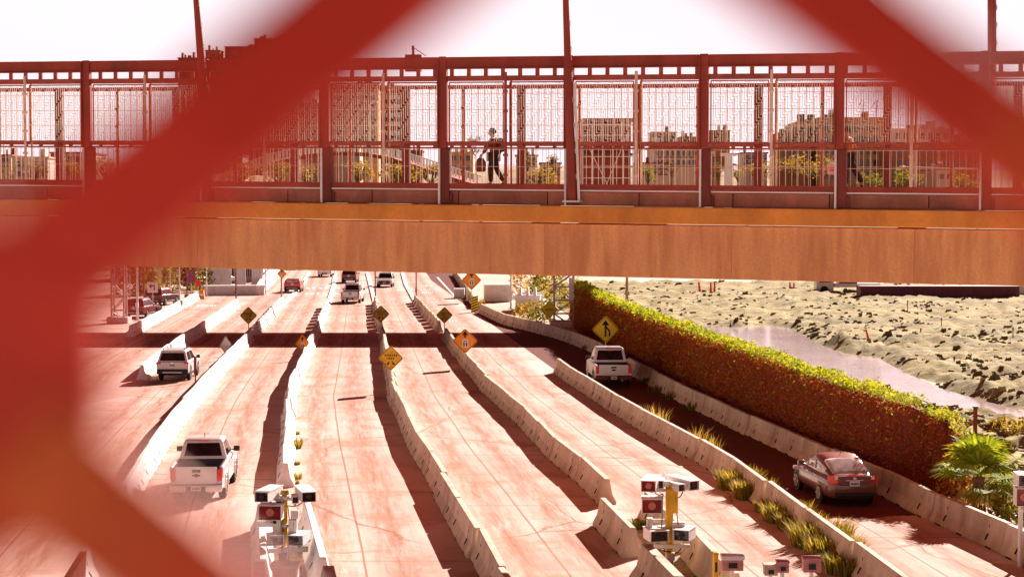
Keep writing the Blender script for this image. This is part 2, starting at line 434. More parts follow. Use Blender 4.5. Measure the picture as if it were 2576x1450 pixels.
barrier_row(L3, 1283, 862, 5.0, .09, barrier_w, 'pale barrier up from the near end of the row left of the near pickup', GB)
barrier_row(L3, 842, 768, 3.0, .75, barrier_w, 'short gapped pale barrier beyond the shade past the leftmost diamond sign', GB)
barrier_row(L2, 955, 774, 5.0, .09, barrier_w, 'pale barrier up from the one behind the white crossover in the left row', GB)
barrier_row(L1, 846, 756, 5.0, .25, barrier_w, 'pale barrier up from the near end of the far left plaza edge', GB)

# single pieces round the two camera poles
def barrier_between(a, b, mat, label, hs=1.0, ws=1.0, z=.81):
    A = G(*a, z * hs); B = G(*b, z * hs); A.z = B.z = 0; d = B - A
    return barrier_at((A + B) / 2, math.atan2(-d.x, d.y), d.length, mat, label, GB, hs, ws)
barrier_between((662, 1405), (656, 1263), barrier_w, 'pale barrier flanking the left camera pole on its left')
barrier_between((812, 1400), (772, 1257), barrier_w, 'pale barrier flanking the left camera pole on its right')
barrier_between((650, 1560), (652, 1410), barrier_w, 'tall broad concrete barrier end at the frame bottom left of the left camera pole', 1.25, 1.5)
barrier_between((858, 1560), (826, 1420), barrier_w, 'broad concrete barrier end at the frame bottom right of the left camera pole', 1.1, 1.5)
barrier_between((1592, 1326), (1516, 1250), barrier_m, 'single offset grey barrier left of the right camera pole')
barrier_between((1740, 1480), (1626, 1366), barrier_m, 'broad grey barrier at the frame bottom below the right camera pole', 1.1, 1.5)
barrier_between((1850, 1440), (1742, 1325), barrier_m, 'grey barrier flanking the right camera pole on its right', 1.0, 1.1)
barrier_between((1712, 1315), (1628, 1235), barrier_m, 'pale barrier standing behind the right camera pole', 1.0, 1.0)
barrier_between((150, 1480), (218, 1372), barrier_w, 'pale barrier in the bottom left corner behind the blurred mesh')
# ------------------------------------------------------------------ footbridge over the lanes
BE = Vector((30.2, -8.2, 0)).normalized(); BT = Vector((-BE.y, BE.x, 0)); BO = Vector((0, 52.5, 0)); BRZ = math.atan2(BE.y, BE.x)
def BP(x, y, t=0.0):
    d = ray(x, y); o = BO + BT * t
    k = (o - EYE).dot(BT) / d.dot(BT); p = EYE + d * k
    return (p - o).dot(BE), p.z
_a = BP(400, 155); _b = BP(2500, 133); _c = BP(400, 675); _d = BP(2500, 722)
GRADE = ((_b[1] - _a[1]) / (_b[0] - _a[0]) + (_d[1] - _c[1]) / (_d[0] - _c[0])) / 2
def ZB(y): return BP(1288, y)[1]
def BW(s, t, z): return BO + BE * s + BT * t + Vector((0, 0, z + GRADE * s))     # world point
def lp(s, t, z): return Vector((s, t, z + GRADE * s))                             # local point
S0, S1 = BP(-260, 400)[0], BP(2860, 400)[0]
br = thing('footbridge', 'red steel and ochre concrete footbridge with mesh sides crossing above the lanes', 'footbridge', BO, BRZ)
def run(mb, t, w, z0, z1, s0=S0, s1=S1, m=0):
    mb.bar(lp(s0, t, (z0 + z1) / 2), lp(s1, t, (z0 + z1) / 2), w, abs(z1 - z0), m); return mb
W = 4.0
cuts = [S0] + [BP(x, 620)[0] for x in (500, 1372, 1842, 2300)] + [S1]
for a, b in zip(cuts, cuts[1:]): run(MB(), .95, 2.1, ZB(690), ZB(561), a + .002, b - .002).build('girder', tan_conc, br, bevel=.006, seg=1)
run(MB(), .60, 1.75, ZB(557.5), ZB(516)).build('ledge', ochre_conc, br, bevel=.03)
d_ = MB(); run(d_, 2.2, 3.9, ZB(516) + .06, 9.90); d_.build('deck', brown_conc, br)
n = 14
for k in range(n):                       # fascia slabs with open joints
    a = S0 + (S1 - S0) * k / n; b = S0 + (S1 - S0) * (k + 1) / n
    run(MB(), .10, .22, ZB(515), ZB(481), a + .012, b - .012).build('fascia_slab', brown_conc, br, bevel=.012, seg=1)
posts_px = [-85, 222, 517, 820, 1116, 1433, 1772, 2112, 2476, 2845]
PS = [BP(x, 420)[0] for x in posts_px]
zt, zb = ZB(143), ZB(173)
for a, b in zip(PS, PS[1:]):             # painted top beam, one length per bay
    mb = MB(); run(mb, -.02, .12, zt, zb, a + .03, b - .03)
    run(mb, -.10, .10, zt - .03, zt, a + .03, b - .03); run(mb, -.10, .10, zb, zb + .03, a + .03, b - .03)
    mb.build('top_beam', rust_red, br, bevel=.008, seg=1)
z2t, z2b = ZB(190), ZB(203)
run(MB(), .02, .12, z2t, z2b).build('upper_rail', rail_red, br)
s = S0
while s < S1:
    mb = MB(); mb.bar(lp(s, .02, zb), lp(s, .02, z2t), .05, .12); mb.build('spacer', rail_red, br); s += .52
zm0, zm1 = ZB(359), ZB(372)
mb = MB(); run(mb, .0, .10, zm0 - .02, zm0 + .025); run(mb, .0, .10, zm1 - .025, zm1 + .02)
s = S0
while s < S1:
    mb.bar(lp(s, 0, zm1), lp(s, 0, zm0), .07, .1); s += .52
mb.build('middle_rail', rail_red, br)
run(MB(), .0, .12, ZB(474), ZB(463)).build('bottom_rail', rust_red, br)
run(MB(), .02, .16, ZB(479.5), ZB(476)).build('deck_lit_strip', whitep, br)  # white strip stands in for the sunlit deck edge
zl0, zl1 = ZB(462), ZB(373); zu0, zu1 = ZB(357), ZB(206)
mesh_m = M('tan_mesh_wire', (.93, .80, .66), .6, .2, 3)
bar_m = M('pale_tan_bar', (.80, .62, .48), .5, .2, 3)
for i, s in enumerate(PS):
    mb = MB()
    mb.bar(lp(s, -.02, zt + .02), lp(s, -.02, ZB(373)), .24, .20, up=(0, 1, 0))
    mb.bar(lp(s - .13, -.05, zt), lp(s - .13, -.05, ZB(373)), .03, .30, up=(0, 1, 0))
    mb.build('post', rust_red, br, bevel=.01, seg=1)
    mb = MB(); mb.bar(lp(s + .07, .02, ZB(373)), lp(s + .07, .02, ZB(513)), .26, .26, up=(0, 1, 0)); mb.box(lp(s + .07, -.02, ZB(500)), (.44, .10, .30))
    mb.build('post_foot', rust_dark, br, bevel=.012, seg=1)
    mb = MB(); mb.bar(lp(s - .10, .0, ZB(375)), lp(s - .10, .0, ZB(515)), .06, .30, up=(0, 1, 0)); mb.build('post_lit_face', whitep, br)  # white strip stands in for the lit left face of the post foot
def wire_panel(mb, t, s0, s1, z0, z1, dx, w, dz, hw, herring=False):
    n = max(1, int((s1 - s0) / dx)); st = (s1 - s0) / n
    if not herring:
        for k in range(n + 1):
            s = s0 + k * st; mb.bar(lp(s, t, z0), lp(s, t, z1), w, .014, up=(0, 1, 0))
        z = z0 + dz
        while z < z1: mb.bar(lp(s0, t - .012, z), lp(s1, t - .012, z), .012, hw); z += dz
    else:                                # woven strips: upright lengths broken in steps, tied by short flats
        for k in range(n + 1):
            s = s0 + k * st; ph = (k % 6) * .085; z = z0 - .5 + ph
            while z < z1:
                a, b = max(z, z0), min(z + .40, z1)
                if b > a: mb.bar(lp(s, t, a), lp(s, t, b), w, .012, up=(0, 1, 0))
                if z0 < z < z1: mb.bar(lp(s, t - .012, z), lp(min(s1, s + 2.4 * st), t - .012, z), .012, hw)
                z += .51
mids = [(a + b) / 2 for a, b in zip(PS, PS[1:])]
for a, m_, b in zip(PS, mids, PS[1:]):
    for (s0, s1) in ((a + .17, m_ - .10), (m_ + .10, b - .17)):
        mb = MB(); wire_panel(mb, .06, s0, s1, zu0, zu1, .066, .015, .3, .013, True)
        fr_ = .035
        for z in (zu0, zu1): mb.bar(lp(s0, .06, z), lp(s1, .06, z), .03, fr_, m=1)
        for q in (s0, s1): mb.bar(lp(q, .06, zu0), lp(q, .06, zu1), fr_, .03, m=1, up=(0, 1, 0))
        mb.build('mesh_panel', [mesh_m, rail_red], br, fix=False)
        mb = MB(); wire_panel(mb, .06, s0 - .05, s1 + .05, zl0, zl1, .17, .013, .5, .012)
        mb.build('baluster_panel', [bar_m], br, fix=False)
    mb = MB(); mb.tube(lp(m_, -.05, z2b + .25), lp(m_, -.05, ZB(462)), .045, n=8); mb.tube(lp(m_ + .13, .10, z2b), lp(m_ + .13, .10, ZB(462)), .03, n=8)
    for z in (ZB(230), ZB(280), ZB(330), ZB(390), ZB(440)): mb.box(lp(m_, -.07, z), (.13, .10, .07))
    mb.build('clamp_post', bar_m if int(m_) % 2 else rail_red, br, smooth=40)
# far side of the walkway
back_px = [-150, 150, 445, 742, 1022, 1312, 1606, 1908, 2232, 2560]
QS = [BP(x, 330, W)[0] for x in back_px]
mbr = MB(); zk0, zk1 = 9.9, 13.05
for a, b in zip(QS, QS[1:]):
    m_ = (a + b) / 2
    for (s0, s1) in ((a + .12, m_ - .05), (m_ + .05, b - .12)):
        mb = MB(); wire_panel(mb, W, s0, s1, 11.35, 13.0, .21, .022, .5, .018)
        mb.build('mesh_panel', [mesh_m], br, fix=False)
        mb = MB(); wire_panel(mb, W, s0, s1, 10.0, 11.15, .30, .012, .6, .012); mb.build('baluster_panel', [bar_m], br, fix=False)
    mb = MB(); mb.tube(lp(m_, W, zk0), lp(m_, W, zk1), .05, n=8)
    for z in (10.4, 11.0, 11.8, 12.4): mb.box(lp(m_, W - .03, z), (.12, .10, .06))
    mb.build('clamp_post', rail_red, br, smooth=40)
for s in QS:
    mb = MB(); mb.bar(lp(s, W, zk0), lp(s, W, zk1), .24, .2, up=(0, 1, 0)); mb.build('post', rust_dark, br, bevel=.01, seg=1)
mb = MB(); run(mb, W, .1, 11.2, 11.3); run(mb, W, .12, 13.0, 13.12); run(mb, W, .1, 9.95, 10.02); mb.build('middle_rail', rail_red, br)

def mast(label, x0, y0, x1, y1, t, r0, r1, m=rust_red, fin=False):  # fin adds the white plate that stands in for the sunlit side
    s0, z0 = BP(x0, y0, t); s1, z1 = BP(x1, y1, t)
    o = thing('tapered_mast', label, 'mast', BO + BE * s0 + BT * t + Vector((0, 0, z0)))
    a = Vector((0, 0, 0)); b = BE * (s1 - s0) + Vector((0, 0, z1 - z0))
    mb = MB(); mb.tube(a, b, r0, r1, n=12); mb.build('shaft', m, o, smooth=40)
    for k in range(1, 9):
        p = a.lerp(b, k / 9); mb = MB(); mb.box(p + BE * (r0 + (r1 - r0) * k / 9), (.05, .08, .14), rz=BRZ); mb.build('cleat', galv, o)
    if fin:
        mb = MB(); p = a.lerp(b, .52); mb.bar(a + BE * .19, p + BE * .18, .07, .20, up=(0, 1, 0)); mb.build('sunlit_side', whitep, o)  # white plate stands in for the mast's sunlit right side
    mb = MB(); mb.box((0, 0, .02), (.5, .42, .05), rz=BRZ)
    mb.build('base_plate', galv, o)
    return o
mast('thin red mast leaning beside the top beam at the upper left', 524, 372, 486, -90, -.35, .17, .07)
mast('tall red mast with a painted sunlit side leaning through the middle of the footbridge', 1440, 508, 1421, -70, -.45, .15, .08, fin=True)
mast('upright red mast behind the top beam at the upper right', 2496, 330, 2495, -70, .35, .12, .12)

# ------------------------------------------------------------------ people on the footbridge
def skin(name, V, E, mat, parent, root, sub=1, smooth=True):
    keys = list(V); me = bpy.data.meshes.new(name)
    me.from_pydata([V[k][0] for k in keys], [(keys.index(a), keys.index(b)) for a, b in E], [])
    o = bpy.data.objects.new(name, me); COL.objects.link(o)
    if parent: o.parent = parent
    me.materials.append(mat)
    md = o.modifiers.new('skin', 'SKIN'); md.use_smooth_shade = True
    sv = me.skin_vertices[0].data
    for i, k in enumerate(keys):
        r = V[k][1]; sv[i].radius = r if isinstance(r, tuple) else (r, r); sv[i].use_root = (k == root)
    s = o.modifiers.new('sub', 'SUBSURF'); s.levels = sub; s.render_levels = sub
    return o
def person(label, loc, rz, P, coat, trousers, skin_c, hair, extra=None):
    root = thing('person', label, 'person', loc, rz)
    V = {}; E = []
    def ad(k, p, r, to=None):
        V[k] = (Vector(p), r)
        if to: E.append((to, k))
    g = lambda k: Vector(P[k])
    ad('pelvis', g('pelvis'), (.15, .11)); ad('waist', g('pelvis').lerp(g('chest'), .5), (.14, .10), 'pelvis'); ad('chest', g('chest'), (.17, .12), 'waist')
    ad('neck', g('neck'), .06, 'chest'); ad('jaw', g('head') + Vector((0, 0, -.07)), .075, 'neck'); ad('head', g('head'), (.085, .10), 'jaw'); ad('crown', g('head') + Vector((0, 0, .09)), .07, 'head')
    ad('nose', g('head') + Vector((-.125, 0, -.03)), .016, 'head')
    for s in ('l', 'r'):
        sg = -1 if s == 'l' else 1
        ad('ear' + s, g('head') + Vector((.01, sg * .105, -.02)), .02, 'head')
        ad('sh' + s, g('sh' + s), .075, 'chest'); ad('el' + s, g('el' + s), .05, 'sh' + s); ad('wr' + s, g('ha' + s) * .9 + g('el' + s) * .1 + Vector((0, 0, .02)), .034, 'el' + s)
        h = g('ha' + s); dv = (h - g('el' + s)).normalized(); ad('palm' + s, h + dv * .05, (.035, .022), 'wr' + s)
        for k in range(4):
            q = h + dv * .09 + Vector((0, (k - 1.5) * .022, 0)); ad(f'f{k}{s}', q, .010, 'palm' + s)
            ad(f't{k}{s}', q + dv * (.045 + .012 * (1 - abs(k - 1.5))) + Vector((.02, 0, 0)), .008, f'f{k}{s}')
        ad('th' + s, h + dv * .06 + Vector((-.045, 0, 0)), .010, 'palm' + s)
        ad('hip' + s, g('hip' + s), .11, 'pelvis'); ad('kn' + s, g('kn' + s), .07, 'hip' + s); ad('an' + s, g('an' + s), .045, 'kn' + s); ad('toe' + s, g('toe' + s), .035, 'an' + s)
    skin('body', V, E, skin_c, root, 'pelvis')
    C = {}; CE = []
    for k, r in (('pelvis', (.185, .15)), ('waist', (.175, .135)), ('chest', (.205, .155))): C[k] = (V[k][0], r)
    CE += [('pelvis', 'waist'), ('waist', 'chest')]
    C['collar'] = (V['neck'][0] + Vector((0, 0, -.02)), .085); CE.append(('chest', 'collar'))
    for s in 'lr':
        C['sh' + s] = (V['sh' + s][0], .095); C['el' + s] = (V['el' + s][0], .07); C['wr' + s] = (V['wr' + s][0], .055)
        CE += [('chest', 'sh' + s), ('sh' + s, 'el' + s), ('el' + s, 'wr' + s)]
    skin('jacket', C, CE, coat, root, 'chest')
    T = {'pelvis': (V['pelvis'][0] + Vector((0, 0, -.03)), (.175, .14))}; TE = []
    for s in 'lr':
        T['hip' + s] = (V['hip' + s][0], .125); T['kn' + s] = (V['kn' + s][0], .092); T['an' + s] = (V['an' + s][0] + Vector((0, 0, .03)), .075)
        TE += [('pelvis', 'hip' + s), ('hip' + s, 'kn' + s), ('kn' + s, 'an' + s)]
    skin('trousers', T, TE, trousers, root, 'pelvis')
    for s in 'lr':
        skin('shoe', {'a': (V['an' + s][0] + Vector((.02, 0, -.03)), (.055, .05)), 'm': (V['an' + s][0].lerp(V['toe' + s][0], .5), (.05, .045)), 't': (V['toe' + s][0], (.048, .035))}, [('a', 'm'), ('m', 't')], blackp, root, 'a')
    mb = MB(); h = g('head'); mb.ball(h + Vector((.018, 0, .045)), .125, .95, .9, .85, 14, 9); mb.build('hair', hair, root, smooth=60)
    return root
navy = M('dark_wine_cloth', (.14, .032, .022), .9, .3, 5, bump=.3); darkc = M('dark_trouser_cloth', (.045, .016, .018), .9, .3, 5, bump=.3)
skin_m = M('skin', (.42, .2, .13), .6, .1, 4); hair_m = M('dark_hair', (.02, .012, .01), .7, .3, 20)
rustc = M('rust_orange_cloth', (.42, .11, .03), .9, .25, 5, bump=.3)
P1 = dict(pelvis=(.02, 0, .93), chest=(.03, 0, 1.30), neck=(.0, 0, 1.47), head=(-.03, 0, 1.62), shl=(.03, -.19, 1.40), shr=(.05, .19, 1.40),
          ell=(-.12, -.24, 1.16), hal=(-.27, -.22, .95), elr=(.18, .23, 1.14), har=(.10, .22, .90),
          hipl=(.02, -.09, .90), hipr=(.02, .09, .90), knl=(-.05, -.09, .50), anl=(-.04, -.09, .09), toel=(-.20, -.09, .045),
          knr=(.10, .09, .50), anr=(.32, .09, .12), toer=(.22, .09, .045))
s_, z_ = BP(1240, 467, 1.6)
p1 = BW(s_, 1.6, 9.90)
person('walking person in dark clothes with a backpack seen mid stride on the footbridge', p1, BRZ, P1, navy, darkc, skin_m, hair_m)
def bag(name, label, loc, w, h, d, mats, strap=True, rz=BRZ):
    o = thing(name, label, name.split('_')[-1], loc, rz); mb = MB()
    mb.loft([[Vector((x * w / 2 * k, y * d / 2 * k, z)) for x, y in ((-1, -.6), (-.6, -1), (.6, -1), (1, -.6), (1, .6), (.6, 1), (-.6, 1), (-1, .6))] for z, k in ((-h, .75), (-h * .85, 1), (-h * .3, .95), (-h * .05, .6), (0, .35))])
    mb.build('bag_body', mats[0], o, smooth=50)
    if len(mats) > 1:
        mb = MB(); mb.box((0, -d / 2 - .004, -h * .55), (w * .62, .006, h * .34)); mb.build('printed_panel', mats[1], o)
    mb = MB(); mb.tube((-.05, 0, -.03), (0, 0, .12), .012, n=6); mb.tube((.05, 0, -.03), (0, 0, .12), .012, n=6); mb.build('handle', mats[0], o)
    return o
bag('hand_bag', 'dark sack held low in the hand of the mid stride walker', p1 + BE * -.32 + BT * -.22 + Vector((0, 0, .86)), .30, .42, .2, [navy])
o = thing('backpack', 'dark backpack worn by the mid stride walker', 'backpack', p1 + BE * .25 + Vector((0, 0, 1.25)), BRZ)
mb = MB(); mb.box((0, 0, 0), (.18, .32, .42)); mb.build('pack_body', darkc, o, bevel=.06, seg=3); mb = MB(); mb.box((.115, 0, -.06), (.06, .24, .2)); mb.build('pocket', darkc, o, bevel=.02)
mb = MB(); mb.tube((-.12, -.12, .2), (-.20, -.13, -.1), .02, n=6); mb.tube((-.12, .12, .2), (-.20, .13, -.1), .02, n=6); mb.build('strap', darkc, o)
P2 = dict(P1); P2.update(ell=(-.16, -.24, 1.14), hal=(-.38, -.22, .90), knr=(.20, .09, .52), anr=(.42, .09, .14), toer=(.36, .09, .045))
s_, z_ = BP(2132, 470, 1.4)
p2 = BW(s_, 1.4, 9.92)
person('person in a rust orange top half hidden by the bridge post at the right', p2, BRZ, P2, rustc, darkc, skin_m, hair_m)
bag('carrier_bag', 'white carrier bag with red print carried on the footbridge', p2 + BE * -.44 + BT * -.22 + Vector((0, 0, .74)), .24, .34, .16, [M('pale_bag_cloth', (.62, .45, .40), .8), red_lens])
# ------------------------------------------------------------------ vehicles (origin: rear axle on the ground, +Y forward)
def arch(cy, r, zc=.36, n=9, rev=False):
    pts = [(cy - r * math.cos(PI * k / n), zc + r * math.sin(PI * k / n)) for k in range(n + 1)]
    return pts
def wheel(root, x, y, r=.36, w=.24, rimm=None):
    s = 1 if x > 0 else -1
    mb = MB(); n = 20; rings = []
    for dx, rr in ((-w / 2, r * .80), (-w / 2 + .03, r * .97), (-w / 4, r), (w / 4, r), (w / 2 - .03, r * .97), (w / 2, r * .80)):
        rings.append([Vector((x + dx, y + rr * math.cos(2 * PI * k / n), r + rr * math.sin(2 * PI * k / n))) for k in range(n)])
    mb.loft(rings); o = mb.build('wheel', rubber, root, smooth=40)
    mb = MB(); xo = x + s * (w / 2)
    mb.tube((xo - s * .02, y, r), (xo + s * .006, y, r), r * .66, r * .62, n=18)
    for k in range(5):
        t = 2 * PI * k / 5; mb.bar((xo + s * .012, y, r), (xo + s * .012, y + r * .6 * math.cos(t), r + r * .6 * math.sin(t)), .03, .07, up=(1, 0, 0))
    mb.tube((xo, y, r), (xo + s * .025, y, r), .06, .05, n=10)
    mb.build('rim', rimm or galv, o)
def panel(q, u0, u1, v0, v1, off, th=.012):
    """thin slab on the quad q = (bl, br, tr, tl), pushed out along its normal"""
    bl, br, tr, tl = [Vector(p) for p in q]
    nrm = (br - bl).cross(tl - bl).normalized()
    f = lambda u, v: (bl * (1 - u) + br * u) * (1 - v) + (tl * (1 - u) + tr * u) * v
    c = [f(u0, v0), f(u1, v0), f(u1, v1), f(u0, v1)]
    vs = [p + nrm * (off - th) for p in c] + [p + nrm * off for p in c]
    return vs, [(0, 3, 2, 1), (4, 5, 6, 7), (0, 1, 5, 4), (1, 2, 6, 5), (2, 3, 7, 6), (3, 0, 4, 7)]
def pan(name, m, root, *a, **k):
    mb = MB(); mb.add(*panel(*a, **k)); return mb.build(name, m, root, bevel=.008, seg=1)
def greenhouse(root, zb, zt, yb0, yb1, wb, yt0, yt1, wt, pm, gm_, rear_name='rear_window', rear=(.09, .91, .14, .88), split=.46, name='cab'):
    mb = MB()
    def rect(y0, y1, w, z): return [Vector((-w, y0, z)), Vector((w, y0, z)), Vector((w, y1, z)), Vector((-w, y1, z))]
    mid = .93
    L = lambda a, b, t: a + (b - a) * t
    mb.loft([rect(yb0, yb1, wb, zb - .04), rect(yb0, yb1, wb, zb), rect(L(yb0, yt0, mid), L(yb1, yt1, mid), L(wb, wt, mid), L(zb, zt, mid)), rect(yt0 + .10, yt1 - .10, wt - .08, zt + .03)])
    o = mb.build(name, pm, root, bevel=.05, seg=3, smooth=50)
    c = lambda x, t: Vector((x * L(wb, wt, t), 0, L(zb, zt, t)))
    def P(sx, back, t):
        y = L(yb0, yt0, t) if back else L(yb1, yt1, t); return Vector((sx * L(wb, wt, t), y, L(zb, zt, t)))
    pan(rear_name, gm_, root, (P(-1, 1, 0), P(1, 1, 0), P(1, 1, .93), P(-1, 1, .93)), *rear, .010)
    pan('windscreen', gm_, root, (P(1, 0, 0), P(-1, 0, 0), P(-1, 0, .93), P(1, 0, .93)), .06, .94, .08, .93, .010)
    for sx in (-1, 1):
        q = (P(1, 1, 0), P(1, 0, 0), P(1, 0, .93), P(1, 1, .93)) if sx > 0 else (P(-1, 0, 0), P(-1, 1, 0), P(-1, 1, .93), P(-1, 0, .93))
        a, b = ((.08, split), (split + .05, .90)) if sx > 0 else ((.10, .95 - split), (1 - split, .92))
        for u0, u1 in (a, b): pan('side_window', gm_, root, q, u0, u1, .10, .90, .010)
    return o
def mirrors(root, y, z, x, m):
    for s in (-1, 1):
        mb = MB(); mb.box((s * (x + .12), y, z), (.20, .10, .17)); mb.bar((s * (x - .06), y + .03, z - .06), (s * (x + .06), y, z - .03), .04)
        mb.build('mirror', m, root, bevel=.03)
def sideways(w): return Matrix.Translation((w / 2, 0, 0)) @ Matrix.Rotation(PI / 2, 4, 'Z')
def plate(root, y, z, front=False):
    mb = MB(); mb.box((0, y, z), (.31, .012, .155))
    o = mb.build('licence_plate', plate_m, root)
    mb = MB()
    for k in range(6): mb.box((-.105 + k * .042, y + (-.008 if not front else .008), z - .005), (.026, .005, .07))
    mb.build('plate_marks', sign_black, o)

def pickup(label, pos, rz, wb=3.26, W=1.89, pm=None, bumper_m=None, high=1.78, ladder=True, dark_low=False, seatm=None):
    root = thing('pickup_truck', label, 'pickup truck', pos, rz); h = W / 2; F_ = wb + .92; T = -1.20
    pm = pm or white_car
    poly = [(T, .50)] + arch(0, .47, .40) + arch(wb, .47, .40) + [(F_ - .08, .42), (F_, .60), (F_ - .02, .98), (wb - .2, 1.13), (2.55, 1.16), (.78, 1.16), (.78, .80), (T, .80)]
    mb = MB(); mb.prism(poly, sideways(W - .05), W - .05)
    for s in (-1, 1):
        mb.box((s * (h - .055), (T + .78) / 2, .98), (.11, .78 - T, .37))
        # swollen wheel arches
        for cy in (0, wb):
            n = 10
            for k in range(n):
                a0, a1 = PI * k / n, PI * (k + 1) / n
                mb.bar((s * (h - .02), cy - .50 * math.cos(a0), .40 + .50 * math.sin(a0)), (s * (h - .02), cy - .50 * math.cos(a1), .40 + .50 * math.sin(a1)), .07, .10, up=(1, 0, 0))
    mb.build('body', pm, root, bevel=.03, seg=2, smooth=40)
    mb = MB(); mb.box((0, (T + .78) / 2, .815), (W - .24, .74 - T, .03)); mb.box((0, .76, .98), (W - .24, .03, .34))
    for s in (-1, 1): mb.box((s * (h - .125), (T + .78) / 2, .98), (.03, .76 - T, .36))
    mb.build('bed_liner', blackp, root)
    mb = MB(); mb.box((0, T - .015, .89), (W - .40, .07, .55)); tg = mb.build('tailgate', pm, root, bevel=.025)
    mb = MB(); mb.box((0, T - .06, 1.04), (.27, .02, .085)); mb.build('handle', blackp, tg, bevel=.01)
    mb = MB(); mb.box((0, T - .058, .905), (.25, .016, .05)); mb.box((0, T - .058, .905), (.09, .02, .10)); mb.build('emblem', blackp, tg)
    for s in (-1, 1):
        mb = MB(); mb.box((s * (h - .115), T - .01, .92), (.15, .09, .40)); mb.build('taillight', red_lens, root, bevel=.02)
    bm_ = bumper_m or pm
    mb = MB(); mb.box((0, T - .09, .545), (W - .02, .20, .13)); mb.box((-h + .30, T - .10, .49), (.52, .20, .17)); mb.box((h - .30, T - .10, .49), (.52, .20, .17))
    b = mb.build('rear_bumper', bm_, root, bevel=.03)
    mb = MB(); mb.box((0, T - .06, .60), (W - .06, .14, .05)); mb.box((0, T - .17, .50), (.66, .05, .17)); mb.build('step_pad', blackp, b)
    plate(root, T - .20, .515)
    mb = MB(); mb.box((0, 1.4, .42), (W * .62, 3.6, .20)); mb.tube((-.8, 0, .38), (.8, 0, .38), .06); mb.bar((0, T + .2, .40), (0, .0, .38), .7, .12); mb.build('chassis', blackp, root)
    mb = MB(); mb.tube((.45, T - .02, .36), (.45, T + .6, .38), .035); mb.build('exhaust_pipe', galv, root)
    mb = MB(); mb.box((0, F_ + .02, .55), (W - .1, .14, .22)); mb.build('front_bumper', bm_, root, bevel=.04)
    greenhouse(root, 1.16, high - .03, .80, 2.75, h - .07, .98, 2.05, h - .24, pm, win_glass)
    mb = MB(); mb.box((0, .99, high - .075), (.34, .05, .05)); mb.build('brake_light', red_lens, root)
    mirrors(root, 2.42, 1.27, h - .02, blackp)
    mb = MB(); mb.tube((.0, 1.35, high), (.0, 1.32, high + .16), .012, n=6); mb.build('antenna', blackp, root)
    for s in (-1, 1):
        for y in (1.35, 2.1):
            mb = MB(); mb.box((s * (h - .015), y - .42, 1.06), (.03, .17, .035)); mb.build('door_handle', blackp, root, bevel=.008)
        mb = MB(); mb.box((s * (h - .23), F_ - .04, .82), (.30, .10, .16)); mb.build('headlight', white_lens, root, bevel=.02)
        for y in (0, wb): wheel(root, s * (h - .13), y, .385, .25)
    return root

def suv(label, pos, rz, W=1.85, wb=2.69, pm=None, low=None, hz=1.68, name='suv', cat='suv', front_only=False, glassm=None, rails=True):
    root = thing(name, label, cat, pos, rz); h = W / 2; T = -.93; F_ = wb + .93; pm = pm or white_car; low = low or blackp; gm_ = glassm or win_glass
    poly = [(T, .52)] + arch(0, .42, .38) + arch(wb, .42, .38) + [(F_ - .05, .45), (F_, .62), (F_ - .06, .86), (wb - .1, 1.03), (wb - .75, 1.06), (T + .02, 1.08), (T - .02, .95)]
    mb = MB(); mb.prism(poly, sideways(W - .04), W - .04); mb.build('body', pm, root, bevel=.05, seg=3, smooth=40)
    mb = MB(); mb.box((0, T - .01, .54), (W - .06, .16, .26))
    for s in (-1, 1): mb.box((s * (h - .03), wb / 2, .40), (.06, wb - .86, .16))
    lb = mb.build('lower_bumper', low, root, bevel=.03)
    mb = MB(); mb.box((0, T - .10, .50), (W * .6, .02, .06)); mb.build('skid_plate', galv, lb)
    greenhouse(root, 1.06, hz - .04, T + .05, wb - .62, h - .05, T + .30, wb - 1.42, h - .21, pm, gm_, rear=(.07, .93, .10, .86))
    mb = MB(); mb.box((0, T - .035, .90), (W - .42, .05, .30)); tg = mb.build('tailgate', pm, root, bevel=.03)
    mb = MB(); mb.box((0, T - .063, 1.0), (.14, .012, .06)); mb.build('emblem', chrome, tg)
    plate(root, T - .068, .88)
    for s in (-1, 1):
        mb = MB(); mb.box((s * (h - .13), T - .02, 1.0), (.26, .09, .11)); mb.box((s * (h - .07), T + .03, .90), (.10, .08, .12)); mb.build('taillight', red_lens, root, bevel=.02)
        mb = MB(); mb.box((s * (h - .22), F_ - .05, .84), (.30, .12, .13)); mb.build('headlight', white_lens, root, bevel=.02)
        if rails:
            mb = MB(); mb.bar((s * (h - .30), T + .45, hz + .035), (s * (h - .30), wb - 1.5, hz + .035), .035, .04)
            for y in (T + .5, wb - 1.6): mb.box((s * (h - .30), y, hz + .0), (.04, .06, .08))
            mb.build('roof_rail', blackp if pm is white_car else galv, root)
        for y in (.95, 1.75):
            mb = MB(); mb.box((s * (h - .012), y - .35, .95), (.03, .16, .03)); mb.build('door_handle', low, root)
        for y in (0, wb): wheel(root, s * (h - .12), y, .355, .23)
    mb = MB(); mb.box((0, T + .22, hz - .02), (W - .62, .22, .035)); mb.build('rear_spoiler', pm, root, bevel=.012)
    mb = MB(); mb.box((0, F_ - .0, .62), (W - .5, .06, .26)); mb.build('grille', blackp, root, bevel=.02)
    plate(root, F_ + .04, .55, True)
    mb = MB(); mb.box((0, wb / 2, .36), (W * .7, wb + .9, .14)); mb.build('underbody', blackp, root)
    mirrors(root, wb - .72, 1.13, h - .03, blackp)
    return root

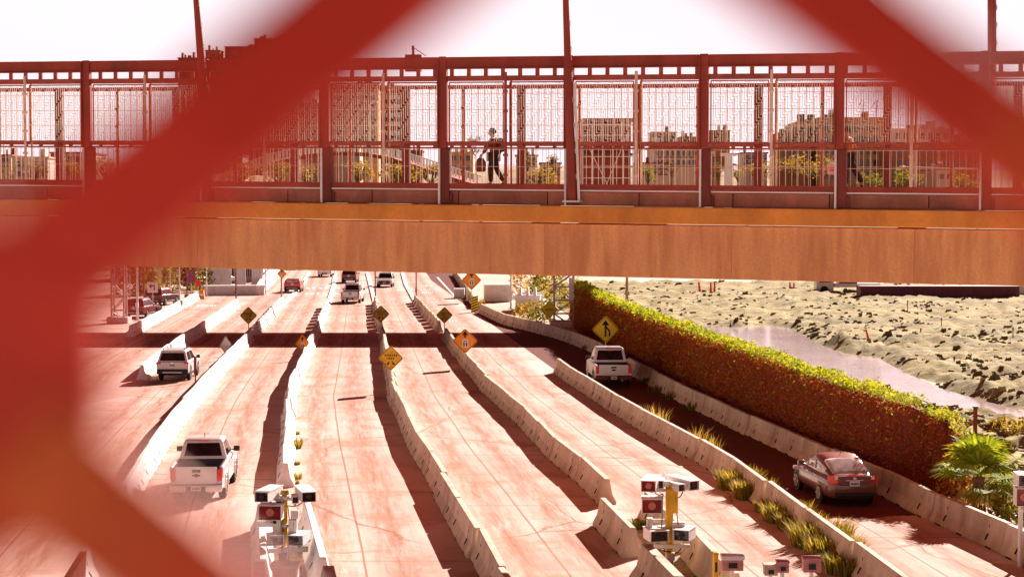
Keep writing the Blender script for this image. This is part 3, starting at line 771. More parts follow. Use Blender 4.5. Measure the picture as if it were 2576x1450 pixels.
def sedan(label, pos, rz, W=1.72, wb=2.685, pm=None):
    root = thing('sedan', label, 'car', pos, rz); h = W / 2; T = -1.05; F_ = wb + .88
    def lerp_st(st, y):
        for a, b in zip(st, st[1:]):
            if a[0] <= y <= b[0]: break
        t = max(0, min(1, (y - a[0]) / (b[0] - a[0]))); t2 = t
        return [p + (q - p) * t2 for p, q in zip(a, b)]
    # rounded body shell
    BS = [(-1.08, .70, .42, .84), (-1.03, .81, .32, .95), (-.92, .885, .26, .995), (-.6, .965, .23, 1.005), (0, 1, .22, 1.0), (1.3, 1, .22, .965), (2.1, 1, .22, .93), (2.75, .97, .24, .84), (3.2, .90, .28, .73), (3.45, .78, .32, .64), (3.56, .62, .38, .56)]
    def ring(y, k, zb, zt, n=24):
        out = []
        for q in range(n):
            t = 2 * PI * q / n; c, s_ = math.cos(t), math.sin(t)
            x = math.copysign(abs(c) ** .38, c) * h * k; z = math.copysign(abs(s_) ** .55, s_)
            x *= 1 - .05 * max(0, z); out.append(Vector((x, y, (zb + zt) / 2 + z * (zt - zb) / 2)))
        return out
    mb = MB(); ys = [-1.08 + 4.64 * k / 26 for k in range(27)]
    mb.loft([ring(*lerp_st(BS, y)) for y in ys]); mb.build('body', pm, root, smooth=50)
    CS = [(-.74, .74, .985), (-.55, .77, 1.06), (-.25, .80, 1.20), (.05, .82, 1.33), (.35, .83, 1.41), (.8, .84, 1.46), (1.25, .83, 1.44), (1.65, .82, 1.32), (2.05, .80, 1.13), (2.45, .77, .94)]
    prof = [(1, 0), (.99, .22), (.95, .5), (.88, .76), (.76, .92), (.5, .99), (0, 1.0), (-.5, .99), (-.76, .92), (-.88, .76), (-.95, .5), (-.99, .22), (-1, 0)]
    def cp(y, u, off=0.0):
        k = u * 12; i = min(11, int(k)); t = k - i; px = prof[i][0] + (prof[i + 1][0] - prof[i][0]) * t; pz = prof[i][1] + (prof[i + 1][1] - prof[i][1]) * t
        _, hw, zt = lerp_st(CS, y); p = Vector((px * hw * h * 1.02, y, .93 + (zt - .93) * pz))
        if off: p += (p - Vector((0, .85, .85))).normalized() * off
        return p
    mb = MB(); mb.loft([[cp(-.74 + 3.19 * k / 24, u / 24) for u in range(25)] for k in range(25)]); mb.build('cab', pm, root, smooth=55)
    def patch(name, m, y0, y1, u0, u1, off=.012, ny=8, nu=8):
        mb = MB(); vs_ = [cp(y0 + (y1 - y0) * a / ny, u0 + (u1 - u0) * b / nu, off) for a in range(ny + 1) for b in range(nu + 1)]
        mb.add(vs_, [(a * (nu + 1) + b, a * (nu + 1) + b + 1, (a + 1) * (nu + 1) + b + 1, (a + 1) * (nu + 1) + b) for a in range(ny) for b in range(nu)])
        o = mb.build(name, m, root, smooth=80); sd_ = o.modifiers.new('thick', 'SOLIDIFY'); sd_.thickness = .006; return o
    patch('rear_window', win_light, -.62, .22, .27, .73); patch('windscreen', win_glass, 1.42, 2.34, .27, .73)
    for u0, u1 in ((.045, .215), (.785, .955)):
        patch('side_window', win_light, -.20, .70, u0, u1); patch('side_window', win_light, .80, 1.72, u0, u1)
    mb = MB(); mb.loft([[Vector((x * h, y, z)) for x, z in ((-.58, .70), (.58, .70), (.62, .985), (-.62, .985))] for y in (T - .045, T + .12)]); bt = mb.build('boot_lid', pm, root, bevel=.03, seg=3, smooth=50)
    mb = MB(); mb.box((0, T - .06, .86), (.56, .025, .04)); mb.build('chrome_strip', chrome, bt, bevel=.008)
    mb = MB(); mb.tube((0, T - .07, .92), (0, T - .045, .92), .05, n=14); mb.box((0, T - .074, .92), (.14, .012, .026)); mb.build('emblem', chrome, bt)
    mb = MB(); mb.box((0, T - .03, .985), (.5, .05, .03)); mb.build('brake_light', red_lens, bt)
    plate(root, T - .065, .76)
    for s in (-1, 1):
        mb = MB(); mb.loft([[Vector((s * x, y, z)) for x, y, z in ((h * .60, T - .03 + d, .72), (h * .93, T + .14 + d, .76), (h * .93, T + .14 + d, .98), (h * .62, T - .03 + d, .98))] for d in (-.012, .08)]); t_ = mb.build('taillight', red_lens, root, bevel=.015, smooth=40)
        mb = MB(); mb.box((s * h * .68, T - .035, .93), (.09, .03, .09)); mb.build('reversing_lens', white_lens, t_)
        mb = MB(); mb.box((s * h * .72, F_ - .18, .64), (.30, .16, .12)); mb.build('headlight', white_lens, root, bevel=.03)
        for y in (.55, 1.5):
            mb = MB(); mb.box((s * (h + .002), y - .2, .84), (.03, .16, .03)); mb.build('door_handle', chrome, root)
        for y in (0, wb):
            mb = MB(); mb.tube((s * (h - .12), y, .33), (s * (h - .012), y, .33), .365, n=24); mb.build('wheel_arch', blackp, root)
            wheel(root, s * (h - .105), y, .325, .20)
    mb = MB(); mb.box((0, T - .02, .40), (W * .74, .10, .14)); mb.build('bumper_insert', blackp, root, bevel=.04)
    mirrors(root, wb - .85, 1.02, h - .05, pm)
    mb = MB(); mb.tube((0, .55, 1.43), (.0, .38, 1.58), .008, n=6); mb.build('antenna', blackp, root)
    return root

white_car = paint('white_car_paint', (.80, .75, .74))
red_car = paint('red_car_paint', (.62, .03, .02))
wine_car = paint('wine_car_paint', (.16, .02, .02))
dark_car = paint('dark_car_paint', (.05, .018, .018))
gold_car = paint('bronze_car_paint', (.17, .062, .045))
silver_car = paint('silver_car_paint', (.55, .50, .48))

def rear(px, py): return G(px, py)
p = rear(505, 1251); pickup('white pickup truck with open bed nearest in the left lane', p, L3.heading(p.y) * .55, W=1.68)
p = rear(441, 955); suv('white suv with black lower bumper and roof rails behind the left barriers', p, L3.heading(p.y) * .35, W=1.72)
p = rear(1538, 968); pickup('white pickup truck with dark bumper leaving along the ivy fence', p, L8.heading(p.y) * .45, W=1.92, wb=3.5, bumper_m=wine_car, high=1.92)
p = rear(2124, 1262); sedan('dark bronze sedan with red tail lamps in the shaded right lane', p, L8.heading(p.y) * .85, pm=gold_car, W=1.70)
p = rear(884, 762); pickup('white pickup truck far up the lanes just below the footbridge', p, -.01, W=1.86, high=1.9, bumper_m=galv)
p = rear(737, 735); suv('bright red hatchback far up the left lanes', p, .03, pm=red_car, hz=1.52, name='hatchback', cat='car', rails=False, glassm=win_light)
p = rear(879, 711); suv('dark wine suv half hidden behind the far white pickup', p, 0, pm=wine_car)
p = rear(968, 722) + Vector((0, 2.7, 0)); suv('pale silver suv facing this way under the footbridge edge', p, PI, pm=silver_car)
p = rear(818, 696); pickup('white pickup truck almost covered by the footbridge underside', p, .01)
p = rear(395, 768); suv('dark parked suv beside the turn arrow sign', p, -.2, pm=dark_car)
p = rear(345, 800); suv('dark parked suv beside the left lattice tower', p, -.1, pm=wine_car)
p = rear(465, 735) + Vector((0, 6, 0)); suv('wine red car parked at the plaza behind the stop board', p, -.4, pm=wine_car, hz=1.5, name='hatchback', cat='car', rails=False)
# ------------------------------------------------------------------ signs
def diamond_sign(label, px, py, size_px, Y, m, post_to=None, art='rows', post_m=None, name='diamond_sign', tilt=0.0):
    """px,py = pixel of the board centre, size_px = half diagonal, Y = distance"""
    c = AT(px, py, Y); hd = size_px * Y / FPX
    root = thing(name, label, 'sign', (c.x, c.y, post_to if post_to is not None else 0), tilt)
    zc = c.z - root.location.z
    mb = MB(); mb.tube((0, .03, 0), (0, .03, zc + hd * .5), .035, n=8); mb.box((0, .03, .02), (.2, .2, .04)); mb.build('post', post_m or galv, root, smooth=40)
    r = .12 * hd; pts = []
    for k in range(4):
        a = PI / 2 * k; t = Vector((math.cos(a), math.sin(a))); s_ = Vector((-math.sin(a), math.cos(a)))
        for dlt in (-1, -.4, .4, 1): pts.append(t * (hd - r * (.55 + .45 * abs(dlt))) + s_ * r * dlt * .9)
    mb = MB(); mb.prism([(q.x, q.y) for q in pts], Matrix.Translation((0, -.02, zc)), .012); bd = mb.build('board', m, root)
    mb = MB(); n = len(pts)
    for k in range(n):
        a, b = pts[k] * .92, pts[(k + 1) % n] * .92; mb.bar((a.x, -.022, zc + a.y), (b.x, -.022, zc + b.y), .035 * hd, .006, up=(0, 1, 0))
    mb.build('border', sign_black, bd)
    mb = MB(); y = -.024
    if art == 'merge':
        mb.box((-.02 * hd, y, zc - .02 * hd), (.13 * hd, .006, .95 * hd))
        mb.prism([(-.28 * hd, .30 * hd), (.24 * hd, .30 * hd), (-.02 * hd, .66 * hd)], Matrix.Translation((0, y - .003, zc)), .006)
        mb.bar((.02 * hd, y, zc + .18 * hd), (.26 * hd, y, zc - .12 * hd), .12 * hd, .006, up=(0, 1, 0)); mb.box((.26 * hd, y, zc - .30 * hd), (.12 * hd, .006, .36 * hd))
    elif art in ('rows', 'row'):
        rr = random.Random(int(px)); rows = ((.22, .62, 7), (-.02, .36, 4)) if art == 'rows' else ((.0, .60, 5),)
        for z, wdt, k in rows:
            for i in range(k):
                x = (-wdt + 2 * wdt * (i + .5) / k) * hd * .8
                mb.box((x, y, zc + z * hd), (wdt * hd * .8 / k * rr.uniform(.7, 1.3), .006, .15 * hd)); 
                if rr.random() < .6: mb.box((x + .04 * hd, y, zc + z * hd + rr.choice((-.05, .05)) * hd), (wdt * hd * 1.2 / k, .006, .03 * hd))
        if art == 'rows':
            for s in (-1, 1): mb.prism([(s * .10 * hd, -.18 * hd), (s * .34 * hd, -.50 * hd), (s * .14 * hd, -.52 * hd)], Matrix.Translation((0, y - .003, zc)), .006)
    elif art == 'cars':
        mb.box((0, y, zc + .42 * hd), (.12 * hd, .006, .34 * hd)); mb.prism([(-.24 * hd, .45 * hd), (.24 * hd, .45 * hd), (0, .78 * hd)], Matrix.Translation((0, y - .003, zc)), .006)
    mb.build('symbol', sign_black, bd)
    if art == 'cars':
        mb = MB(); mb.box((.02 * hd, y - .004, zc - .18 * hd), (.46 * hd, .008, .62 * hd)); pl = mb.build('white_inset', whitep, bd)
        mb = MB(); y2 = y - .011
        mb.box((.02 * hd, y2, zc - .02 * hd), (.30 * hd, .005, .05 * hd))
        for s in (-1, 1): mb.box((.02 * hd + s * .10 * hd, y2, zc - .26 * hd), (.10 * hd, .005, .30 * hd))
        mb.build('inset_mark', sign_black, pl)
    return root
def onto(line, y): return yG(y)
YB = yG(845)
diamond_sign('dull yellow diamond sign leftmost of the three in a line past the shade', 625, 793, 23, yG(838), dull_yel)
diamond_sign('dull yellow diamond sign above the head of the middle barrier row', 958, 789, 23, yG(840), dull_yel)
diamond_sign('dull yellow diamond sign on the row leading to the orange sign', 1118, 792, 22, yG(840), dull_yel)
diamond_sign('brownish yellow diamond sign on the middle barrier row before the shade', 983, 900, 33, yG(985), dull_yel, .81)
diamond_sign('yellow orange diamond sign seen nearly edge on above the winding row', 760, 863, 24, yG(905), orange_sig, .81, 'cars', tilt=R(48))
diamond_sign('large orange diamond sign with up arrow beside the shaded strip', 1170, 857, 33, yG(925), orange_sig, .81, 'cars')
diamond_sign('far orange diamond sign touching the footbridge underside', 1186, 704, 26, yG(760), orange_sig, 0, 'cars')
diamond_sign('small bright yellow diamond sign in front of the right lattice tower', 1382, 778, 23, yG(836), yellow_sig, .81, 'row')
diamond_sign('bright yellow merge arrow diamond sign behind the ivy lane pickup', 1524, 828, 36, yG(905), yellow_sig, .0, 'merge')
diamond_sign('tiny orange diamond sign under the footbridge edge on the left', 709, 688, 13, yG(772), orange_sig, .0, 'cars')
diamond_sign('blank white diamond sign seen nearly edge on in the shaded strip', 567, 867, 24, yG(905), whitep, 0, 'none', rust_dark, tilt=R(60))

def board_sign(name, label, px, py, w_px, h_px, Y, m, art=None, post_m=None, tilt=0):
    c = AT(px, py, Y); w_, h_ = w_px * Y / FPX, h_px * Y / FPX
    root = thing(name, label, 'sign', (c.x, c.y, 0), tilt)
    mb = MB(); mb.tube((0, .03, 0), (0, .03, c.z + h_ * .4), .035, n=8); mb.build('post', post_m or galv, root, smooth=40)
    mb = MB(); mb.box((0, 0, c.z), (w_, .02, h_)); bd = mb.build('board', m, root, bevel=.02, seg=1)
    if art == 'left':
        mb = MB(); k = w_
        mb.box((.14 * k, -.016, c.z - .08 * k), (.11 * k, .008, .40 * k)); mb.box((-.02 * k, -.016, c.z + .16 * k), (.42 * k, .008, .11 * k))
        mb.prism([(-.36 * k, .12 * k), (-.12 * k, .32 * k), (-.12 * k, -.12 * k)], Matrix.Translation((0, -.02, c.z)), .008); mb.build('turn_arrow', sign_black, bd)
    return root
board_sign('turn_sign', 'square white sign with a black left turn arrow', 384, 722, 27, 27, yG(788), whitep, 'left')
board_sign('notice_board', 'pale blue white upright panel at the plaza under the footbridge', 397, 692, 18, 36, yG(740), whitep)
board_sign('lane_sign', 'narrow signboard seen edge on beside the white suv', 491, 918, 7, 44, yG(962), rust_red, None, rust_dark)
board_sign('notice_board', 'purple red upright panel at the plaza under the footbridge', 481, 694, 19, 34, yG(745), M('purple_panel', (.20, .05, .12), .5))

def lamp_pole(label, px, y0, y1, m, r=.07, name='pole', head=False):
    p = G(px, y0); z = AT(px, y1, p.y).z
    root = thing(name, label, 'pole', p); mb = MB(); mb.tube((0, 0, 0), (0, 0, z), r, r * .8, n=10); mb.build('shaft', m, root, smooth=40)
    mb = MB(); mb.box((0, 0, .03), (r * 5, r * 5, .06)); mb.build('base_plate', galv, root); 
    mb = MB(); mb.box((0, -r * 1.5, min(z, 2.2) * .6), (r * 2.4, r * 2.2, .35)); mb.build('junction_box', m, root, bevel=.01)
    return root
GP = 'slim poles along the far lanes'
lamp_pole('slim dark pole at the head of the second barrier row from the left', 594, 772, 672, rust_dark)
lamp_pole('slim dark pole beside the tiny orange sign at the left lanes', 708, 766, 672, rust_dark)
lamp_pole('slim dark pole left of the silver oncoming suv', 944, 765, 672, rust_dark)
lamp_pole('slim dark pole at the head of the row leading to the orange sign', 1047, 764, 672, rust_dark)
lamp_pole('pale pole beside the far orange sign', 1175, 756, 672, whitep)
lamp_pole('pale pole before the white crossover block at the right', 1285, 776, 672, whitep, .09)
lamp_pole('pale timber post on the dirt lot just behind the ivy', 1577, 772, 690, M('weathered_post', (.55, .36, .25), .8), .16)
lamp_pole('white pole among the parked cars at the left plaza', 346, 806, 672, whitep, .10)
lamp_pole('thin white pole behind the left turn sign', 452, 770, 672, whitep, .07)
lamp_pole('thin grey post at the far left plaza', 327, 800, 690, galv, .05)

# right angle frame signs and stands on the plaza
def a_frame(label, px, py, w_px, h_px, m):
    p = G(px, py); k = p.y / FPX; w_, h_ = w_px * k, h_px * k
    root = thing('barricade', label, 'barricade', p, L1.heading(p.y))
    for s in (-1, 1):
        mb = MB(); mb.bar((s * w_ * .45, -.25, 0), (s * w_ * .45, 0, h_), .06); mb.bar((s * w_ * .45, .25, 0), (s * w_ * .45, 0, h_), .06); mb.build('leg', galv, root)
    mb = MB(); mb.box((0, -.05, h_ * .72), (w_, .03, h_ * .5)); mb.build('panel', m, root)
    return root
a_frame('low white barricade by the far left barriers', 395, 795, 26, 26, whitep)
a_frame('low tan barricade farther along the far left barriers', 447, 778, 24, 24, barrier_m)

# striped hazard board at the end of the right barrier row
p = G(1194, 785); root = thing('hazard_board', 'black and yellow striped hazard board on the right barrier end', 'hazard board', p)
mb = MB(); mb.box((0, 0, .75), (.62, .03, 1.35)); bd = mb.build('board', yellow_sig, root)
mb = MB()
for k in range(6): mb.bar((-.30, -.018, .02 + k * .24), (.30, -.018, .26 + k * .24), .006, .10)
mb.build('stripe', sign_black, bd); mb = MB(); mb.box((0, .06, .5), (.08, .08, 1.0)); mb.build('post', galv, root)

# ------------------------------------------------------------------ camera poles
def cam_housing(root, c, size, aim=0.0, lens='dark', hood=True, tilt=.0, m=None):
    """weather hood open towards -Y, with the glass set back inside"""
    w_, l_, h_ = size; T = Matrix.Translation(c) @ Matrix.Rotation(aim, 4, 'Z') @ Matrix.Rotation(tilt, 4, 'X')
    mb = MB(); t = .018
    def bx(cc, s):
        n0 = len(mb.v); mb.box((0, 0, 0), s); 
        for i in range(n0, len(mb.v)): mb.v[i] = tuple(T @ (Vector(mb.v[i]) + Vector(cc)))
    bx((0, 0, h_ / 2), (w_ + .04, l_ + .10, t)); bx((0, 0, -h_ / 2), (w_, l_, t)); bx((-w_ / 2, 0, 0), (t, l_, h_)); bx((w_ / 2, 0, 0), (t, l_, h_)); bx((0, l_ / 2, 0), (w_, t, h_))
    o = mb.build('camera_housing', m or whitep, root)
    mb = MB(); bx((0, -l_ / 2 + .06, 0), (w_ - .04, .02, h_ - .04)); mb.build('front_glass', red_glass if lens == 'red' else win_glass, o)
    mb = MB(); a = T @ Vector((0, -l_ / 2 + .05, 0)); b = T @ Vector((0, -l_ / 2 + .02, 0)); mb.tube(a, b, min(w_, h_) * .27, n=14); mb.build('lens', blackp if lens != 'red' else lens_rim, o)
    mb = MB(); mb.bar(T @ Vector((0, 0, -h_ / 2)), T @ Vector((0, .05, -h_ / 2 - .10)), .07); mb.build('bracket', galv, o)
    return o
red_glass = glass('red_filter_glass', (.16, .012, .01), .15); lens_rim = M('pink_lens_rim', (.55, .2, .15), .3)
root = thing('camera_pole', 'yellow camera pole between pale barriers with twin white hoods and boxes', 'camera pole', G(716, 1424))
b0 = root.location; k0 = b0.y
def atl(px, py, dy=0): q = AT(px, py, k0 + dy); return q - b0
mb = MB(); mb.tube((0, 0, 0), atl(716, 1236), .085, .075, n=14); mb.tube(atl(716, 1345), atl(716, 1358), .10, .13, n=14); mb.build('post', yellow_pole, root, smooth=40)
mb = MB()
for y in (1250, 1320, 1376, 1408): mb = MB(); mb.tube(atl(716, y + 4), atl(716, y - 4), .125, n=14); mb.build('collar', whitep, root, smooth=40)
mb = MB(); mb.tube(atl(716, 1242), atl(716, 1231), .12, .10, n=14); mb.build('pole_cap', M('ochre_cap', (.6, .38, .12)), root, smooth=40)
for q_, s_ in ((atl(690, 1384, -.1), (.60, .10, .12)), (atl(745, 1380, -.1), (.62, .10, .14)), (atl(718, 1254), (1.1, .08, .07)), (atl(680, 1316), (.72, .10, .16))): mb = MB(); mb.box(q_, s_); mb.build('cross_arm', whitep, root, bevel=.015)
cam_housing(root, atl(676, 1240, -.2), (.36, .95, .26), R(-16), 'dark', tilt=R(2)); cam_housing(root, atl(768, 1240, -.2), (.36, .95, .26), R(18), 'dark', tilt=R(2))
cam_housing(root, atl(683, 1285, -.25), (.58, .45, .38), R(-4), 'red')
cam_housing(root, atl(705, 1262, .15), (.16, .45, .16), 0); cam_housing(root, atl(742, 1252, -.05), (.16, .5, .18), R(10))
cam_housing(root, atl(692, 1352, -.2), (.42, .6, .26), R(8), tilt=R(1)); cam_housing(root, atl(752, 1352, -.2), (.40, .6, .26), R(-12), tilt=R(1))
for px, py, sx, sz in ((697, 1325, .20, .42), (737, 1325, .22, .42), (742, 1292, .20, .20), (683, 1308, .30, .14)):
    mb = MB(); mb.box(atl(px, py, -.12), (sx, .22, sz)); mb.build('control_box', galv, root, bevel=.012)
mb = MB(); mb.box(atl(712, 1400, -.16), (.22, .18, .22)); mb.build('grey_box', M('grey_box_paint', (.42, .33, .33), .5), root, bevel=.012)
def cable_l(pts, r=.013):
    mb = MB(); P_ = [Vector(p) for p in pts]
    for a, b in zip(P_, P_[1:]):
        for k in range(5):
            q0, q1 = a.lerp(b, k / 5), a.lerp(b, (k + 1) / 5); q0.z -= .09 * math.sin(PI * k / 5); q1.z -= .09 * math.sin(PI * (k + 1) / 5); mb.tube(q0, q1, r, n=6)
    mb.build('cable', blackp, root, smooth=60)
for pts_ in ((atl(678, 1256), atl(708, 1268, -.12), atl(704, 1312, -.14)), (atl(766, 1256), atl(724, 1270, -.12), atl(730, 1312, -.13)), (atl(690, 1366), atl(710, 1372, -.14), atl(708, 1395, -.14)), (atl(754, 1366), atl(722, 1374, -.14), atl(724, 1412, -.12)), (atl(742, 1300), atl(738, 1312, -.22), atl(738, 1330, -.22))): cable_l(pts_)
rg = M('gravel_and_litter', (.40, .30, .17), .95, .55, 7, bump=1.0, dirt=(.10, .08, .03), dirt_amt=.8)
mb = MB(); q = [G(672, 1530), G(772, 1530), G(752, 1385), G(690, 1385)]; mb.add([v + Vector((0, 0, .03)) for v in q], [(0, 1, 2, 3)]); tag(mb.build('gravel_bed', rg, fix=False), kind='structure')
p = G(722, 1492); root = thing('equipment_cabinet', 'white topped cabinet below the left camera pole at the frame bottom', 'cabinet', (p.x + .05, p.y - .6, 0))
mb = MB(); mb.box((0, 0, .40), (.58, .5, .80)); mb.build('cabinet_body', M('stained_cabinet', (.72, .55, .52), .6, .2, 4, (1, 1, .3), dirt=(.55, .2, .15), dirt_amt=.7), root, bevel=.015)
mb = MB(); mb.box((0, 0, .83), (.68, .6, .07)); mb.build('cabinet_lid', whitep, root, bevel=.012); mb = MB(); mb.tube((.05, .2, .86), (.05, .2, 1.25), .04, n=10); mb.build('riser_pipe', whitep, root)

root = thing('camera_pole', 'yellow camera pole beyond the offset barrier with a red filtered lamp box', 'camera pole', G(1683, 1440))
b0 = root.location; k0 = b0.y
mb = MB(); mb.tube((0, 0, 0), atl(1684, 1215), .105, .10, n=14); mb.box(atl(1690, 1258, -.05), (.30, .20, .62)); mb.build('post', yellow_pole, root, smooth=40)
mb = MB(); mb.tube(atl(1676, 1222), atl(1676, 1208), .10, .13, n=14); mb.build('pole_cap', whitep, root, smooth=40)
for q_, s_ in ((atl(1655, 1232), (.62, .08, .07)), (atl(1655, 1308), (.45, .10, .08)), (atl(1690, 1372, -.1), (.9, .10, .10))): mb = MB(); mb.box(q_, s_); mb.build('cross_arm', whitep, root, bevel=.015)
cam_housing(root, atl(1638, 1214, -.1), (.36, .85, .28), R(-14), 'red', tilt=R(2)); cam_housing(root, atl(1718, 1212, .25), (.30, .95, .24), R(32), tilt=R(2))
cam_housing(root, atl(1640, 1268, -.15), (.50, .5, .36), R(-3), 'red'); cam_housing(root, atl(1662, 1214, .1), (.16, .45, .2), R(-8)); cam_housing(root, atl(1702, 1222, -.1), (.20, .5, .18), R(28))
cam_housing(root, atl(1650, 1342, -.15), (.46, .6, .28), R(14), tilt=R(1)); cam_housing(root, atl(1722, 1340, -.15), (.40, .6, .28), R(-22), tilt=R(1))
for px, py, sx, sz in ((1668, 1342, .30, .42), (1705, 1332, .34, .44), (1634, 1316, .14, .30)):
    mb = MB(); mb.box(atl(px, py, .05), (sx, .25, sz)); mb.build('control_box', galv, root, bevel=.012)
mb = MB(); mb.box(atl(1687, 1398, -.1), (.20, .16, .20)); mb.build('grey_box', M('grey_box_paint', (.42, .33, .33), .5), root, bevel=.012)
mb = MB(); q = [G(1700, 1520), G(1800, 1520), G(1730, 1380), G(1600, 1300), G(1590, 1320)]; mb.add([v + Vector((0, 0, .03)) for v in q], [(0, 1, 2, 3, 4)]); tag(mb.build('gravel_bed', rg, fix=False), kind='structure')

def cable(root, pts, r=.014):
    mb = MB(); P_ = [Vector(p) for p in pts]; Q = []
    for i in range(len(P_) - 1):
        for k in range(5):
            t = k / 5; q = P_[i].lerp(P_[i + 1], t); q.z -= .10 * math.sin(PI * t); Q.append(q)
    Q.append(P_[-1])
    for a, b in zip(Q, Q[1:]): mb.tube(a, b, r, n=6)
    mb.build('cable', blackp, root, smooth=60)
cable(root, [atl(1640, 1226), atl(1668, 1240, -.12), atl(1664, 1330, -.14)]); cable(root, [atl(1722, 1226), atl(1700, 1250, -.14), atl(1706, 1318, -.12)]); cable(root, [atl(1650, 1360), atl(1684, 1385, -.14), atl(1680, 1430, -.13)]); cable(root, [atl(1724, 1356), atl(1694, 1392, -.14), atl(1688, 1432, -.13)])
# reader posts at the bottom edge and the twin box at the right edge
pinkbox = M('dusty_pink_box', (.52, .24, .23), .6, .25, 5, dirt=(.75, .55, .5), dirt_amt=.6)
def reader(label, px, py, w_px, h_px, z, m, cap=False, name='reader_post'):
    c = G(px, py, z); k = c.y / FPX; w_, h_ = w_px * k, h_px * k
    root = thing(name, label, 'reader post', (c.x, c.y, 0))
    mb = MB(); mb.tube((0, 0, 0), (0, 0, z), .05, n=10); mb.build('post', whitep, root, smooth=40)
    mb = MB(); mb.box((0, 0, z), (w_, .28, h_)); b = mb.build('reader_box', m, root, bevel=.015)
    mb = MB(); mb.box((0, -.15, z - .02), (w_ * .4, .03, h_ * .4)); mb.build('keypad', blackp, b)
    mb = MB(); mb.box((0, -.02, z + h_ / 2 + .02), (w_ * 1.08, .36, .035 if not cap else .10)); mb.build('hood', whitep if cap else m, root, bevel=.01)
    return root
reader('pink reader box under a white hood at the frame bottom', 1842, 1416, 54, 32, 1.1, pinkbox, True)
reader('slim yellow post at the frame bottom beside the hooded box', 1800, 1420, 12, 60, 1.0, yellow_pole)
reader('low sloping tan reader box at the frame bottom', 1938, 1432, 34, 24, 1.0, barrier_m)
reader('pink reader box leftmost of the close pair at the frame bottom', 1968, 1424, 30, 26, 1.1, pinkbox)
reader('pink reader box with white side rightmost at the frame bottom', 2041, 1419, 44, 34, 1.15, pinkbox, False)
c = AT(2568, 1232, 46); root = thing('camera_pole', 'white camera pole cut by the right frame edge in front of the palm', 'camera pole', (c.x, c.y, 0))
mb = MB(); mb.tube((0, 0, 0), (0, 0, c.z + .5), .06, n=10); mb.build('post', whitep, root, smooth=40)
cam_housing(root, (0, -.2, c.z + .32), (.34, .6, .30), R(-5)); cam_housing(root, (0, -.2, c.z - .12), (.40, .4, .46), R(-5), 'red')

# ------------------------------------------------------------------ cross gantry (its roof is hidden by the footbridge, its shade falls over the lanes)
gs = M('gantry_steel', (.50, .36, .33), .5, .3, 3, metal=.3, dirt=(.22, .07, .05), dirt_amt=.7)
def lattice(label, px, y0, w_, d_, H, name='lattice_tower'):
    p = G(px, y0); root = thing(name, label, 'lattice tower', p)
    mb = MB()
    for sx in (-1, 1):
        for sy in (-1, 1):
            m2 = MB(); m2.bar((sx * w_ / 2, sy * d_ / 2, 0), (sx * w_ / 2, sy * d_ / 2, H), .13, up=(0, 1, 0)); m2.build('leg', gs, root)
    n = 6
    for k in range(n):
        z0, z1 = H * k / n, H * (k + 1) / n
        for sy in (-1, 1):
            a, b = (-w_ / 2, w_ / 2) if k % 2 else (w_ / 2, -w_ / 2); mb.bar((a, sy * d_ / 2, z0), (b, sy * d_ / 2, z1), .07); mb.bar((-w_ / 2, sy * d_ / 2, z1), (w_ / 2, sy * d_ / 2, z1), .07)
        for sx in (-1, 1):
            a, b = (-d_ / 2, d_ / 2) if k % 2 else (d_ / 2, -d_ / 2); mb.bar((sx * w_ / 2, a, z0), (sx * w_ / 2, b, z1), .07)
    mb.build('bracing', gs, root)
    mb = MB(); mb.box((0, 0, .25), (w_ + .7, d_ + .6, .5)); mb.build('footing', M('pale_footing', (.62, .48, .47), .85, .2, 2), root, bevel=.03)
    return root, p
t1, pr_ = lattice('steel lattice tower at the far end of the ivy hedge', 1418, 822, 1.5, 1.5, 6.3)
t2, pl_ = lattice('steel lattice tower at the left edge of the lanes behind the mesh', 300, 812, 1.0, 1.0, 6.3)
Ya, Yb = yG(872) + LY * 6.38, yG(838) + LY * 6.72
root = thing('gantry_roof', 'long flat gantry roof carried by the two lattice towers beyond the footbridge', 'gantry', ((pr_.x + pl_.x) / 2 + 1, (Ya + Yb) / 2, 6.3))
GW = pr_.x - pl_.x + 14
mb = MB(); mb.box((0, 0, .25), (GW, Yb - Ya, .35)); mb.build('roof_slab', rust_dark, root)
mb = MB(); 
for y in (-1, 1): mb.box((0, y * ((Yb - Ya) / 2 - .3), .02), (GW, .25, .3))
mb.build('edge_beam', gs, root)
c = AT(1438, 712, pr_.y - 1.2); root = thing('signal_panel', 'white upright panel fixed to the right lattice tower', 'panel', (c.x, c.y, c.z - .9))
mb = MB(); mb.box((0, 0, .45), (.42, .12, 1.75)); mb.build('panel_face', whitep, root, bevel=.02); mb = MB(); mb.box((0, .14, .45), (.12, .2, .5)); mb.build('mount', galv, root)

# ------------------------------------------------------------------ stakes, cones and barricades on the dirt lot
delin = M('orange_delineator', (.92, .10, .02), .5, .1, 4)
def stake(label, px, y0, y1, lean=0.0, r=.09, name='delineator', m=None, base=True):
    p = G(px, y0); h = (y0 - y1) * p.y / FPX
    root = thing(name, label, 'delineator' if m is None else 'stake', p + Vector((0, 0, .12)), 0)
    mb = MB(); mb.tube((0, 0, 0), (lean * h, 0, h), r, r * .55, n=10); mb.build('tube', m or delin, root, smooth=40)
    if base: mb = MB(); mb.tube((0, 0, -.05), (0, 0, .08), .26, .22, n=12); mb.build('rubber_base', blackp, root)
    else: mb = MB(); mb.box((lean * h, 0, h), (.10, .06, .22)); mb.build('flag_tape', m or delin, root)
    return root
stake('orange delineator leaning beside the other two on the far dirt', 1761, 740, 711, -.12, .16)
stake('orange delineator left of the close far pair on the dirt', 1788, 742, 712, 0, .15)
stake('orange delineator right of the close far pair on the dirt', 1797, 742, 712, .03, .15)
stake('orange delineator left of the far pair under the footbridge at the right', 1987, 736, 712, 0, .14)
